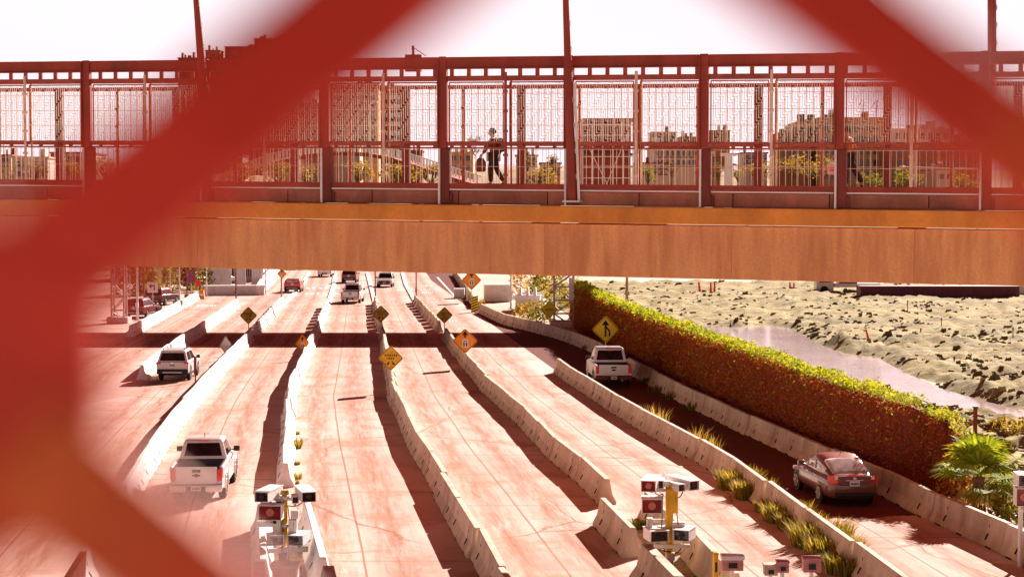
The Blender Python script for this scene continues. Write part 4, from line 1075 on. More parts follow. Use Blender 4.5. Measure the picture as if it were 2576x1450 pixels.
stake('orange delineator right of the far pair under the footbridge at the right', 1997, 735, 714, 0, .14)
stake('single red stake leaning at the edge of the puddle', 2188, 872, 832, -.25, .10)
wood = M('wood_stake', (.36, .16, .08), .8, .2, 6)
for i, (px, y0, y1, d) in enumerate(((2283, 800, 762, 'thin wooden survey stake on the far dirt'), (2316, 868, 833, 'wooden survey stake right of the red stake'), (2368, 835, 806, 'short wooden stake in the middle of the dirt lot'),
                                     (2400, 932, 905, 'low stake on the dirt near the tyre tracks'), (2548, 860, 830, 'wooden stake near the right frame edge by the tyre tracks'), (2198, 800, 788, 'short pale stake above the puddle'))):
    stake(d, px, y0, y1, .0, .05, 'survey_stake', wood, False)
root = thing('pipe_section', 'long dark wine container lying along the far edge of the dirt lot', 'container', G(2365, 753) + Vector((0, 0, 0)))
kx = root.location.y / FPX
mb = MB(); mb.box((0, 1.2, 34 * kx / 2), (400 * kx, 2.4, 34 * kx)); 
cont = M('wine_container', (.17, .025, .045), .6, .25, 1.5, dirt=(.10, .03, .03), dirt_amt=.6)
root.name = 'container'; mb.build('container_body', cont, root, bevel=.04)
mb = MB()
for k in range(56): mb.box((-196 * kx + k * 7 * kx, -.02, 17 * kx), (2.6 * kx, .05, 30 * kx))
mb.build('ribs', cont, root)
p = G(2093, 737); root = thing('flatbed_truck', 'white and wine coloured flatbed truck under the bridge beyond the dirt', 'truck', p)
mb = MB(); mb.box((-.9, 0, 1.15), (1.9, 2.0, 1.7)); mb.build('cab', white_car, root, bevel=.2, seg=3)
mb = MB(); mb.box((-.9, -1.01, 1.5), (1.3, .04, .6)); mb.build('side_window', win_glass, root)
mb = MB(); mb.box((2.6, 0, .9), (5.0, 2.1, .4)); mb.build('flatbed', whitep, root, bevel=.02); mb = MB(); mb.box((1.6, 0, 1.5), (2.0, 1.8, .8)); mb.build('load', wine_car, root, bevel=.05)
for x in (-1.0, 3.6):
    for y in (-.95, .95):
        mb = MB(); mb.tube((x, y - .13, .42), (x, y + .13, .42), .42, n=16); mb.build('wheel', rubber, root)
p = G(2571, 744); root = thing('white_cabin', 'small white cabin at the right end of the wine container', 'cabin', p); mb = MB(); mb.box((0, .8, 1.0), (1.9, 1.6, 2.0)); mb.build('cabin_wall', whitep, root, bevel=.05)
mb = MB(); mb.box((0, .8, 2.05), (2.1, 1.8, .12)); mb.build('cabin_roof', galv, root)

# ------------------------------------------------------------------ white blocks and plinths at the far right lane and left plaza
def block(name, label, cat, px, py, w_px, h_px, dep, m, rz=0, extra=None):
    p = G(px, py); k = p.y / FPX; w_, h_ = w_px * k, h_px * k
    root = thing(name, label, cat, p, rz); mb = MB(); mb.box((0, dep / 2, h_ / 2), (w_, dep, h_)); mb.build('block_body', m, root, bevel=.06)
    mb = MB(); mb.box((0, dep / 2, h_ + .05), (w_ * 1.05, dep * 1.05, .10)); mb.build('coping', whitep, root, bevel=.02)
    if extra: extra(root, w_, h_)
    return root
def humps(root, w_, h_):
    for k in range(3):
        mb = MB(); mb.box((-w_ * .3 + k * w_ * .3, .6, h_ + .4), (w_ * .12, 1.4, .8), taper=.6); mb.build('buttress', whitep, root, bevel=.05)
block('crash_block', 'white stepped crash block beside the far right lane', 'crash block', 1327, 785, 62, 40, 6.0, barrier_w, R(-4), humps)
block('booth_wall', 'long pale booth wall beside the far right lane under the footbridge', 'wall', 1252, 758, 66, 40, 2.0, barrier_w, R(4))
block('crash_block', 'small white crash block at the head of the right kerb', 'crash block', 1155, 750, 26, 22, 1.5, barrier_w, 0)
block('inspection_bench', 'long white inspection bench at the left plaza', 'bench', 590, 742, 150, 22, 1.6, barrier_w, R(6))
for i, (px, d) in enumerate(((532, 'white screen panel at the left end of the inspection bench'), (560, 'white screen panel second from the left behind the inspection bench'), (597, 'broad white screen panel at the middle of the inspection bench'), (640, 'white screen panel at the right end of the inspection bench'))):
    p = G(px, 735); k = p.y / FPX; root = thing('screen_panel', d, 'panel', p + Vector((0, 2.2, 0))); mb = MB(); mb.box((0, 0, 1.75), (28 * k, .12, 2.4)); mb.build('panel_face', barrier_w, root, bevel=.03)
    for s in (-1, 1): mb = MB(); mb.box((s * 12 * k, .02, .5), (.14, .14, 1.0)); mb.build('leg', rust_dark, root)
# curved white retaining wall beside the left lanes
mb = MB(); rings = []
for (x, y, z) in ((648, 742, 1.0), (660, 732, 1.5), (680, 716, 1.9), (692, 700, 2.0), (697, 684, 2.0), (700, 670, 2.0)):
    p = G(x, y); rings.append([p + Vector((-.35, 0, 0)), p + Vector((.35, 0, 0)), p + Vector((.2, 0, z)), p + Vector((-.2, 0, z))])
mb.loft(rings); o = mb.build('curved_wall', barrier_w, bevel=.03); tag(o, 'curved white retaining wall rising beside the red hatchback', 'wall')
# ------------------------------------------------------------------ foliage materials
def leafmat(name, a, b, c=None, rough=.7):
    m, nt, bs = newmat(name)
    g = N(nt, 'NewGeometry').outputs['Random Per Island']
    tc = N(nt, 'TexCoord').outputs['Object']
    col = mixc(nt, g, a, b)
    if c: col = mixc(nt, mapr(nt, noisen(nt, tc, .7, 3), .45, .62, 0, .8), col, c)
    nt.links.new(col, bs.inputs['Base Color']); bs.inputs['Roughness'].default_value = rough; bs.inputs['Specular IOR Level'].default_value = .2
    tr_ = N(nt, 'BsdfTranslucent'); nt.links.new(mixc(nt, .5, col, (1.0, .85, .25), 'MULTIPLY'), tr_.inputs[0]); ms = N(nt, 'MixShader'); ms.inputs[0].default_value = .5
    out = [q for q in nt.nodes if q.type == 'OUTPUT_MATERIAL'][0]
    nt.links.new(bs.outputs[0], ms.inputs[1]); nt.links.new(tr_.outputs[0], ms.inputs[2]); nt.links.new(ms.outputs[0], out.inputs[0])
    return m
ivy_green = leafmat('ivy_green', (.20, .30, .012), (.52, .56, .03), (.62, .60, .05))
ivy_brown = leafmat('ivy_brown', (.36, .08, .026), (.52, .14, .04), (.46, .18, .035))
ivy_core = M('ivy_stems', (.22, .04, .018), .9, .4, 3, bump=.6)
tree_dark = leafmat('tree_dark_leaf', (.05, .035, .01), (.13, .10, .02), (.20, .12, .03))
tree_olive = leafmat('tree_olive_leaf', (.13, .11, .015), (.30, .20, .03), (.42, .24, .05))
weed_gold = leafmat('weed_gold', (.34, .20, .03), (.62, .46, .10), (.30, .24, .03))
weed_green = leafmat('weed_green', (.10, .13, .012), (.30, .30, .03))
palm_green = leafmat('palm_green', (.14, .22, .015), (.44, .48, .04))
palm_dry = leafmat('palm_dry', (.45, .26, .09), (.66, .44, .18))
bark = M('bark', (.18, .09, .05), .95, .35, 6, bump=.8)

def leaf(mb, p, sz, rr, m=0, droop=0.0, up=None):
    a = Vector((rr.gauss(0, 1), rr.gauss(0, 1), rr.gauss(0, 1) * .7 - droop)).normalized()
    b = a.cross(Vector((rr.gauss(0, 1), rr.gauss(0, 1), rr.gauss(0, 1)))).normalized()
    l = sz * rr.uniform(.7, 1.4); w_ = l * rr.uniform(.35, .6)
    p = Vector(p)
    mb.add([p - b * w_ * .15, p + a * l * .45 - b * w_ * .5, p + a * l, p + a * l * .45 + b * w_ * .5], [(0, 1, 2, 3)], m)

# ------------------------------------------------------------------ ivy clad fence
tops = [(1448, 706, 3.45), (1538, 751, 3.42), (1638, 791, 3.38), (1738, 839, 3.35), (1830, 868, 3.3), (1913, 897, 3.25), (2032, 924, 3.15), (2157, 966, 3.1), (2282, 999, 3.05), (2340, 1016, 2.9), (2385, 1040, 2.7), (2422, 1092, 1.9)]
hp = [(G(x, y, z), z) for x, y, z in tops]
hp = [(Vector((max(p.x, L8(p.y) + .95), p.y, 0)), z) for p, z in hp]
root = thing('ivy_fence', 'long fence overgrown with ivy painted rusty in shade and green on its sunlit crest beside the right lane', 'ivy fence', hp[5][0])
inv = -hp[5][0]
cum = [0]
for (a, _), (b, _) in zip(hp, hp[1:]): cum.append(cum[-1] + (b - a).length)
def hedge_at(s):
    for i in range(len(hp) - 1):
        if s <= cum[i + 1]: break
    t = (s - cum[i]) / (cum[i + 1] - cum[i]); a, b = hp[i], hp[i + 1]
    d = (b[0] - a[0]).normalized(); return a[0].lerp(b[0], t) + inv, a[1] + (b[1] - a[1]) * t, d, Vector((-d.y, d.x, 0))
TOT = cum[-1]
mb = MB(); rings = []; n = 60
for k in range(n + 1):
    p, z, d, nr = hedge_at(TOT * k / n * .9999); wv = .14 + .05 * math.sin(k * 1.7)
    rings.append([p - nr * wv, p + nr * wv, p + nr * wv * .8 + Vector((0, 0, z - .25)), p - nr * wv * .8 + Vector((0, 0, z - .25))])
mb.loft(rings); mb.build('stem_core', ivy_core, root)
rr = random.Random(3)
for name, mat, cnt in (('sunlit_crest', ivy_green, 30000), ('shaded_ivy', ivy_brown, 56000)):  # sunlit top green and shaded face brown are put into the leaf colours
    mb = MB()
    for k in range(cnt):
        # more leaves per metre near the viewer
        s = TOT * (1 - (1 - rr.random()) ** 1.0); p, z, d, nr = hedge_at(s)
        far = 1 - s / TOT
        lump = .5 + .5 * noise.noise(Vector((s * .7, 3.1, 0))) ; zt = z + .50 * (lump - .35) + .30 * noise.noise(Vector((s * 2.3, 0, 7)))
        # nr points to the far (right) side
        if name == 'sunlit_crest':
            depth = .20 + .42 * far + .35 * lump * rr.random()
            h = zt - abs(rr.gauss(0, .5)) * depth
            side = rr.uniform(-1, 1) * (.32 + .12 * lump)
            if rr.random() < .25: h = rr.uniform(.3, z); side = rr.uniform(.3, .5)
            elif rr.random() < .04: h = rr.uniform(z * .4, z); side = -.5
        else:
            h = rr.uniform(.02, max(.3, zt - .25)); side = -rr.uniform(.20, .50) - .08 * noise.noise(Vector((s * .9, h * .8, 2))) if rr.random() < .8 else rr.uniform(-.2, .3)
        leaf(mb, p + nr * side + d * rr.uniform(-.1, .1) + Vector((0, 0, h)), rr.uniform(.07, .14) * (1 + 1.0 * far), rr, droop=.5)
    mb.build(name, mat, root, fix=False)
mb = MB()
p = G(2458, 1290); 
post = thing('fence_post', 'dark fence post standing above the palm at the end of the ivy', 'post', AT(2453, 1300, 57) * 1)
post.location = (AT(2453, 1100, 57).x, 57, 0); mb = MB(); mb.box((0, 0, 1.45), (.11, .11, 2.9)); mb.build('shaft', rust_dark, post); mb = MB(); mb.box((0, 0, 2.92), (.15, .15, .05)); mb.build('cap', blackp, post)

# ------------------------------------------------------------------ dirt lot and puddle
pond_px = [(1640, 812), (1713, 819), (1770, 816), (1850, 822), (1932, 816), (1992, 826), (2057, 862), (2100, 880), (2137, 890), (2207, 898), (2272, 934), (2369, 976), (2470, 1005), (2576, 1033), (2700, 1062),
           (2700, 1090), (2576, 1056), (2470, 1040), (2383, 1028), (2307, 1000), (2232, 975), (2107, 950), (1990, 915), (1880, 885), (1760, 850)]
pond = [G(*p).xy for p in pond_px]
def pond_sd(x, y):
    ins = False; best = 1e9; n = len(pond); j = n - 1
    for i in range(n):
        xi, yi = pond[i]; xj, yj = pond[j]
        if (yi > y) != (yj > y) and x < (xj - xi) * (y - yi) / (yj - yi) + xi: ins = not ins
        dx, dy = xj - xi, yj - yi; t = max(0, min(1, ((x - xi) * dx + (y - yi) * dy) / (dx * dx + dy * dy)))
        best = min(best, math.hypot(x - xi - t * dx, y - yi - t * dy)); j = i
    return -best if ins else best
def lot_h(x, y):
    d = pond_sd(x, y)
    nz = noise.fractal(Vector((x * .22, y * .16, 1.3)), .9, 2.1, 5)
    n2 = noise.fractal(Vector((x * .9, y * .7, 4.2)), .8, 2.2, 4)
    ridge = max(0, 1 - abs(y - 118 - 6 * math.sin(x * .12)) / 7) * .7 * (1 if x > 12 else 0)
    h = .28 + .40 * nz + .26 * n2 + ridge * (.6 + .5 * nz)
    if x > 18 and y < 100: h += .17 * math.sin((y * 1.0 + 9 * math.sin(x * .11)) * 1.7) * max(0, min(1, (x - 20) / 8))
    k = max(0, min(1, (d + .1) / 1.2)); edge = max(0, min(1, (x - hedge_x(y)) / 2.0))
    h = -.12 + (h + .14) * k if d > -.1 else -.12 + .03 * n2
    return h * edge - .04 * (1 - edge)
hxs = sorted([(p.y, p.x) for p, z in hp])
def hedge_x(y):
    if y <= hxs[0][0]: a, b = hxs[0], hxs[1]
    elif y >= hxs[-1][0]: return hxs[-1][1] - (y - hxs[-1][0]) * .05 + .4
    else:
        for a, b in zip(hxs, hxs[1:]):
            if a[0] <= y <= b[0]: break
    return a[1] + (b[1] - a[1]) * (y - a[0]) / (b[0] - a[0]) + .4
dm, nt, bs = newmat('dry_dirt')
tc = N(nt, 'TexCoord').outputs['Object']
c = mixc(nt, mapr(nt, noisen(nt, tc, .25, 6, .65), .35, .65), (.42, .32, .125), (.66, .54, .28))
c = mixc(nt, mapr(nt, noisen(nt, scaled(nt, tc, (.10, .55, 1)), .9, 6, .6), .46, .60, 0, .75), c, (.22, .18, .085))
c = mixc(nt, mapr(nt, noisen(nt, scaled(nt, tc, (.45, .9, 1)), 1.1, 6, .75), .44, .60, 0, .8), c, (.15, .125, .06))
c = mixc(nt, mapr(nt, noisen(nt, scaled(nt, tc, (1, .5, 1)), 3.0, 5, .7), .55, .66, 0, .65), c, (.10, .09, .045))
nt.links.new(c, bs.inputs['Base Color']); bs.inputs['Roughness'].default_value = .95; bs.inputs['Specular IOR Level'].default_value = .1
bp = N(nt, 'Bump'); bp.inputs['Strength'].default_value = .9; bp.inputs['Distance'].default_value = .12
nt.links.new(noisen(nt, tc, 2.6, 6, .7), bp.inputs['Height']); nt.links.new(bp.outputs[0], bs.inputs['Normal'])
mb = MB(); rows = []; y = 1560.0
while y > 712: rows.append(G(1288, y).y); y -= 3.4
NCOL = 170
for Y in rows:
    x0 = hedge_x(Y); x1 = Y * .33 + 6
    for k in range(NCOL + 1):
        t = (k / NCOL) ** 1.05; x = x0 + (x1 - x0) * t; mb.v.append((x, Y, lot_h(x, Y)))
for r in range(len(rows) - 1):
    for k in range(NCOL):
        a = r * (NCOL + 1) + k; mb.f.append((a, a + 1, a + NCOL + 2, a + NCOL + 1)); mb.mi.append(0)
tag(mb.build('dirt_lot', dm, fix=False, smooth=180), kind='structure')
wm, nt, bs = newmat('puddle_water')
tc = N(nt, 'TexCoord').outputs['Object']
nt.links.new(mixc(nt, mapr(nt, noisen(nt, tc, .2, 3), .4, .6), (.60, .47, .45), (.68, .55, .53)), bs.inputs['Base Color'])
bs.inputs['Roughness'].default_value = .07; bs.inputs['Specular IOR Level'].default_value = 1.0; bs.inputs['IOR'].default_value = 1.5
bp = N(nt, 'Bump'); bp.inputs['Strength'].default_value = .25; bp.inputs['Distance'].default_value = .02
nt.links.new(noisen(nt, scaled(nt, tc, (.5, 2, 1)), 3, 2), bp.inputs['Height']); nt.links.new(bp.outputs[0], bs.inputs['Normal'])
mb = MB(); xs = [p.x for p in pond]; ysp = [p.y for p in pond]
mb.add([(min(xs) - 2, min(ysp) - 2, -.01), (max(xs) + 2, min(ysp) - 2, -.01), (max(xs) + 2, max(ysp) + 2, -.01), (min(xs) - 2, max(ysp) + 2, -.01)], [(0, 1, 2, 3)])
# keep the sheet on the lot side of the ivy
mb.v = []; mb.f = []; mb.mi = []
vsx = [(p.x, p.y, -.01) for p in pond]; cx = sum(xs) / len(xs)
from mathutils.geometry import tessellate_polygon
mb.add(vsx, [tuple(t) for t in tessellate_polygon([[Vector(v) for v in vsx]])])
tag(mb.build('puddle', wm, fix=False), kind='structure')
# clods
mb = MB(); rr = random.Random(11)
for k in range(11000):
    Y = rows[int(rr.random() ** .9 * (len(rows) - 1))]; x0 = hedge_x(Y) + 1.2; x1 = Y * .30 + 4; x = rr.uniform(x0, x1)
    if pond_sd(x, Y) < .15: continue
    cl_ = noise.noise(Vector((x * .25, Y * .25, 9)))
    if cl_ < .08 and rr.random() < .9: continue
    s = rr.uniform(.04, .13) * (1.6 if rr.random() < .12 else 1) * (1 + .5 * Y / 130); z = lot_h(x, Y)
    vs_ = []
    for dx, dy, dz in ((-1, -.8, -.5), (1, -1, -.5), (.9, 1, -.5), (-1.1, .9, -.5), (-.5, -.5, .7), (.6, -.4, .9), (.4, .6, .6), (-.6, .5, .8)):
        vs_.append((x + s * dx * rr.uniform(.7, 1.3), Y + s * dy * rr.uniform(.7, 1.3), z + s * dz * rr.uniform(.6, 1.1)))
    mb.add(vs_, [(0, 3, 2, 1), (4, 5, 6, 7), (0, 1, 5, 4), (1, 2, 6, 5), (2, 3, 7, 6), (3, 0, 4, 7)], 0 if rr.random() < .35 else 1)
tag(mb.build('dirt_clods', [dm, M('dark_clod', (.17, .14, .07), .95, .4, 5)], fix=False), kind='stuff')

# ------------------------------------------------------------------ grass clumps
def clump(label, p, r, h, n, mats, seed, name='grass_clump', cat='grass clump', group=None):
    rr = random.Random(seed); mb = MB()
    for k in range(n):
        a = rr.uniform(0, 2 * PI); q = r * math.sqrt(rr.random()); b = Vector((q * math.cos(a), q * math.sin(a), 0)); hh = h * rr.uniform(.45, 1.1)
        lean = Vector((math.cos(a), math.sin(a), 0)) * rr.uniform(.1, .5) * hh + Vector((rr.gauss(0, .12), rr.gauss(0, .12), 0)) * hh
        wv = Vector((-math.sin(a + rr.uniform(-1, 1)), math.cos(a), 0)) * rr.uniform(.008, .022)
        m_ = b + lean * .4 + Vector((0, 0, hh * .62)); t = b + lean + Vector((0, 0, hh * rr.uniform(.8, 1)))
        mb.add([b - wv, b + wv, m_ + wv * .9, m_ - wv * .9, t], [(0, 1, 2, 3), (3, 2, 4)], 0 if rr.random() < .6 else 1)
    o = mb.build(name, mats, fix=False); o.location = p; return tag(o, label, cat, group)
GC = 'dry grass clumps along the barrier left of the sedan'
spots = [(1868, 1228, .55, .95, 'tall'), (1905, 1252, .5, .85, 'tall'), (1988, 1310, .55, .85, 'low'), (2020, 1330, .5, .7, 'low'), (2075, 1372, .65, 1.0, 'bushy'), (2110, 1404, .6, .9, 'bushy'), (2150, 1440, .5, .7, 'low'), (1950, 1285, .4, .5, 'small')]
for i, (x, y, r, h, kd) in enumerate(spots):
    p = G(x, y) + Vector((-.1, 0, 0))
    clump(f'{ORD[i]} golden grass clump down the barrier left of the sedan, {kd}', p, r * 1.25, h * .78, 1100, [weed_gold, weed_green], 50 + i, group=GC)
for i, (x, y, d) in enumerate(((1648, 1072, 'pale seeding grass behind the barrier far left of the sedan'), (1668, 1080, 'pale seeding grass second along behind that barrier'), (1742, 1130, 'sparse white tipped grass behind the barrier beside the shaded lane'), (1778, 1150, 'sparse white tipped grass farther down behind the shaded lane barrier'))):
    p = G(x, y, 0); p.x = L7(p.y) + .55; clump(d, p, .38, 1.0, 90, [weed_gold, palm_dry], 80 + i, group=GC)
for i, (x, y) in enumerate(((747, 1092), (749, 1118), (748, 1127), (746, 1168), (745, 1204), (746, 1216))):
    clump(f'{ORD[i]} small green weed down the right foot of the winding pale row', G(x, y) + Vector((.02, 0, 0)), (.08, .20, .14, .10, .16, .07)[i], (.15, .30, .38, .16, .26, .14)[i], 60, [weed_green, weed_gold], 90 + i, name='weed', cat='weed', group='weeds at the winding row')
for i, (x, y) in enumerate(((1630, 965), (1655, 985), (1690, 1003), (1745, 1030), (1480, 880))):
    clump(f'{ORD[i]} dark weed patch down the foot of the ivy lane barrier from the pickup', G(x, y), .5, .40, 120, [weed_green, tree_dark], 100 + i, name='weed', cat='weed', group='weeds along the ivy lane')
clump('green weed strip between the two barriers at the right camera pole', G(1607, 1330), .35, .35, 160, [weed_green, weed_gold], 120, name='weed', cat='weed')
clump('dry spiky weed beside the striped hazard board', G(1204, 776), .6, 1.3, 120, [weed_gold, bark], 121, name='weed', cat='weed')
def bush(label, p, r, h, n, mats, seed, sz=.25, name='shrub', cat='shrub'):
    rr = random.Random(seed); mb = MB()
    for k in range(n):
        a = rr.uniform(0, 2 * PI); z = rr.random(); q = r * (1 - .55 * z) * rr.uniform(.6, 1.05) * (1 + .3 * noise.noise(Vector((math.cos(a) * 2, math.sin(a) * 2, z * 3 + seed))))
        leaf(mb, (q * math.cos(a), q * math.sin(a), z * h), sz, rr, 0 if rr.random() < .6 else 1)
    o = mb.build(name, mats, fix=False); o.location = p; return tag(o, label, cat)
bush('golden dry bush behind the right barrier row near the crash block', G(1345, 806), 1.6, 1.6, 500, [weed_gold, weed_green], 1)
bush('olive bush left of the small yellow sign', G(1318, 800), 1.2, 1.3, 400, [weed_gold, tree_olive], 2)
bush('dark green bush at the foot of the right lattice tower', G(1362, 818), 1.5, 1.4, 500, [weed_green, tree_dark], 3)
bush('pale green tree like shrub left of the right lattice tower', G(1378, 775), 2.6, 4.2, 900, [weed_green, weed_gold], 4, .4)
bush('dry tan shrub under the footbridge near the white booth wall', G(1340, 745), 3.0, 4.0, 800, [palm_dry, weed_gold], 5, .4)

# ------------------------------------------------------------------ fan palm
pp = G(2462, 1292); root = thing('fan_palm', 'young fan palm with dry skirt at the end of the ivy fence', 'palm tree', pp)
mb = MB(); mb.loft([[Vector((r * math.cos(2 * PI * k / 10), r * math.sin(2 * PI * k / 10), z)) for k in range(10)] for z, r in ((0, .24), (.3, .20), (.7, .17), (1.15, .19))]); mb.build('trunk', bark, root, smooth=60)
rr = random.Random(5)
def frond(mb, a, el, L_, size, mi):
    d = Vector((math.cos(a) * math.cos(el), math.sin(a) * math.cos(el), math.sin(el))); b = Vector((0, 0, 1.05)) + d * .12; t = b + d * L_ - Vector((0, 0, .10 * L_))
    side = d.cross(Vector((0, 0, 1))); side = side.normalized() if side.length > .1 else Vector((1, 0, 0)); up = side.cross(d)
    mb.add([b - side * .02, b + side * .02, t + side * .012, t - side * .012], [(0, 1, 2, 3)], mi)
    n = 22
    for k in range(n):
        ph = (k / (n - 1) - .5) * 3.9; q = d * math.cos(ph) + side * math.sin(ph); L2_ = size * (.55 + .45 * math.cos(ph * .5)) * rr.uniform(.88, 1.1)
        tip = t + q * L2_ - Vector((0, 0, L2_ * .28)) + up * .05; nrm = q.cross(up).normalized() * L2_ * .05; md = t + q * L2_ * .55 + up * .05
        mb.add([t, md - nrm, tip, md + nrm], [(0, 1, 2, 3)], mi)
for k in range(30):
    mb = MB(); a = rr.uniform(0, 2 * PI); el = rr.uniform(-.15, 1.35); frond(mb, a, el, rr.uniform(.55, 1.0), rr.uniform(.7, 1.0), 0)
    mb.build('frond', palm_green, root, fix=False)
for k in range(10):
    mb = MB(); frond(mb, rr.uniform(0, 2 * PI), rr.uniform(-1.1, -.5), rr.uniform(.4, .6), rr.uniform(.45, .6), 0); mb.build('dry_frond', palm_dry, root, fix=False)
bush('rusty shrub behind the fan palm', G(2420, 1262), .9, 1.7, 700, [ivy_brown, weed_gold], 21, .2)
bush('green shrub right of the fan palm trunk', G(2545, 1320), .8, .8, 500, [weed_green, weed_gold], 22, .2)
bush('low olive weeds beyond the fan palm at the right edge', Vector((AT(2555, 1100, 72).x, 72, 0)), 1.6, .7, 700, [weed_gold, tree_olive], 23, .22)
# ------------------------------------------------------------------ far side: terrain, ramp, houses, trees
hm, nt, bs = newmat('far_hill')
tc = N(nt, 'TexCoord').outputs['Object']
c = mixc(nt, mapr(nt, noisen(nt, tc, .03, 6), .4, .6), (.34, .20, .09), (.46, .30, .12)); c = mixc(nt, mapr(nt, noisen(nt, tc, .12, 5), .5, .6), c, (.20, .13, .03))
nt.links.new(c, bs.inputs['Base Color']); bs.inputs['Roughness'].default_value = 1
def hill_z(x, y):
    t = max(0, min(1, (y - 265) / 260)); t = t * t * (3 - 2 * t)
    return t * (19 + 5 * noise.noise(Vector((x * .012, y * .01, 0)))) - .06 * (1 - t) + max(0, (y - 700)) * .012
mb = MB(); xs = [-420 + 20 * k for k in range(43)]; ys_ = [262 + 14 * k for k in range(60)]
for Y in ys_:
    for x in xs: mb.v.append((x, Y, hill_z(x, Y)))
for r in range(len(ys_) - 1):
    for k in range(len(xs) - 1):
        a = r * 43 + k; mb.f.append((a, a + 1, a + 44, a + 43)); mb.mi.append(0)
tag(mb.build('hills', hm, fix=False, smooth=180), kind='structure')

bw_dark_ = M('roof_unit_wall', (.24, .09, .06), .8, .2, 1)
def building(name, label, x0, x1, ytop, Y, wall, rows=0, cols=0, win=None, depth=14, ybot=None, parap=True, wfrac=(.6, .55), margin=.06, roof=None):
    a = AT(x0, ytop, Y); b = AT(x1, ytop, Y); zb_ = min(hill_z(a.x, Y), hill_z(b.x, Y)) - 2 if Y > 262 else 0
    w_ = b.x - a.x; H = a.z - zb_
    root = thing(name, label, 'building', ((a.x + b.x) / 2, Y, zb_))
    mb = MB(); mb.box((0, depth / 2, H / 2), (w_, depth, H)); mb.build('wall', wall, root)
    mb = MB(); mb.box((0, depth / 2, H + .15), (w_ + .5, depth + .5, .3)); mb.build('roof', roof or wall, root)
    if rows:
        zv = (AT(x0, ybot, Y).z - zb_) if ybot else H * .25
        cw = w_ * (1 - 2 * margin) / cols; rh = (H - zv) * .96 / rows; first = None
        for r in range(rows):
            for k in range(cols):
                pos = (-w_ / 2 + w_ * margin + cw * (k + .5), -.03, zv + rh * (r + .5))
                if first is None:
                    mb = MB(); mb.box((0, 0, 0), (cw * wfrac[0], .12, rh * wfrac[1])); first = o = mb.build('window', win, root)
                else:
                    o = first.copy(); COL.objects.link(o); o.parent = root
                o.location = pos
    rr_ = random.Random(int(x0 * 7 + ytop))
    for k in range(rr_.randint(2, 4)):
        s_ = rr_.uniform(.06, .16) * w_; hh = rr_.uniform(.8, 2.2); mb = MB(); mb.box((rr_.uniform(-.4, .4) * w_, depth * rr_.uniform(.2, .7), H + .28 + hh / 2), (s_, 2.5, hh)); mb.build('roof_unit', rr_.choice((wall, galv, bw_dark_)), root)
    if rows > 1:
        mb = MB()
        for r in range(rows): mb.box((0, -.10, zv + rh * (r + .06)), (w_ * .98, .25, .22))
        mb.build('floor_band', roof or wall, root)
    return root
bw_beige = M('beige_wall', (.62, .36, .18), .8, .12, .3); bw_brown = M('brown_wall', (.40, .17, .07), .8, .2, .3); bw_red = M('red_wall', (.30, .055, .03), .8, .2, .3)
bw_pale = M('pale_wall', (.70, .52, .42), .8, .1, .3); bw_dark = M('maroon_wall', (.20, .05, .04), .8, .2, .3); bw_white = M('white_wall', (.80, .72, .70), .7, .08, .3)
win_dark = glass('dark_window', (.05, .02, .012), .2); win_pale = M('pale_window', (.78, .72, .72), .3, .1, 1)
building('apartment_tower', 'beige apartment tower with dark window grid left of the maroon tower', 828, 952, 212, 460, bw_beige, 9, 6, win_dark, ybot=375)
building('apartment_tower', 'ochre apartment tower mostly behind the blurred mesh', 735, 822, 262, 470, bw_beige, 6, 4, win_dark, ybot=375)
building('office_tower', 'maroon office tower with rows of pale windows', 957, 1020, 228, 430, bw_red, 6, 6, win_pale, ybot=368, wfrac=(.78, .5))
b = building('hilltop_block', 'large dark maroon block stepping above the footbridge roof at the upper left', 512, 760, 148, 640, bw_dark, 4, 8, win_dark, depth=40, ybot=215)
b = building('hilltop_block', 'upper stepped storey on the dark maroon block', 566, 745, 119, 652, bw_dark, 1, 6, win_dark, depth=24, ybot=146)
building('hilltop_block', 'highest roof house on the dark maroon block', 640, 720, 99, 655, bw_dark, 1, 3, win_dark, depth=16, ybot=119)
building('roof_house', 'small brown roof house left of the stepped maroon block', 517, 553, 128, 645, bw_brown, 1, 2, win_dark, depth=8, ybot=146)
building('hilltop_house', 'low dark house just left of the leaning mast above the roof beam', 448, 500, 147, 640, bw_dark, 1, 3, win_dark, depth=12, ybot=160)
building('house', 'pinkish house behind the left end of the footbridge', 30, 120, 398, 330, bw_pale, 2, 4, win_dark, ybot=450)
building('house', 'red roofed low house behind the left bridge panels', 128, 225, 386, 345, bw_pale, 2, 5, win_dark, ybot=440, roof=bw_red)
building('house', 'low brown house behind the hand bag', 1130, 1190, 385, 400, bw_beige, 2, 3, win_dark, ybot=430)
building('low_building', 'long low red roofed building right of the scaffold frame', 1640, 1760, 372, 380, bw_pale, 2, 8, win_dark, ybot=420, roof=bw_red)
building('low_building', 'low beige building on the skyline right of the scaffold frame', 1640, 1702, 334, 520, bw_beige, 1, 5, win_dark, ybot=362)
building('low_building', 'low brown building on the skyline behind the third bridge post from the right', 1712, 1762, 346, 520, bw_brown, 1, 4, win_dark, ybot=366)
building('low_building', 'small maroon topped building left of the long mesh gap', 1788, 1836, 330, 500, bw_brown, 2, 3, win_dark, ybot=372)
building('terraced_block', 'lowest tan terrace of the stepped block at the right', 1962, 2040, 336, 408, bw_brown, 3, 4, win_dark, ybot=440)
building('terraced_block', 'middle tan terrace of the stepped block at the right', 2006, 2112, 309, 412, bw_beige, 4, 5, win_dark, ybot=440)
building('terraced_block', 'tall tan block with two flags on its roof', 2062, 2222, 298, 405, bw_beige, 5, 8, win_dark, ybot=455)
building('low_building', 'white building with dark windows right of the flag block', 2240, 2400, 326, 470, bw_white, 1, 7, win_dark, ybot=356)
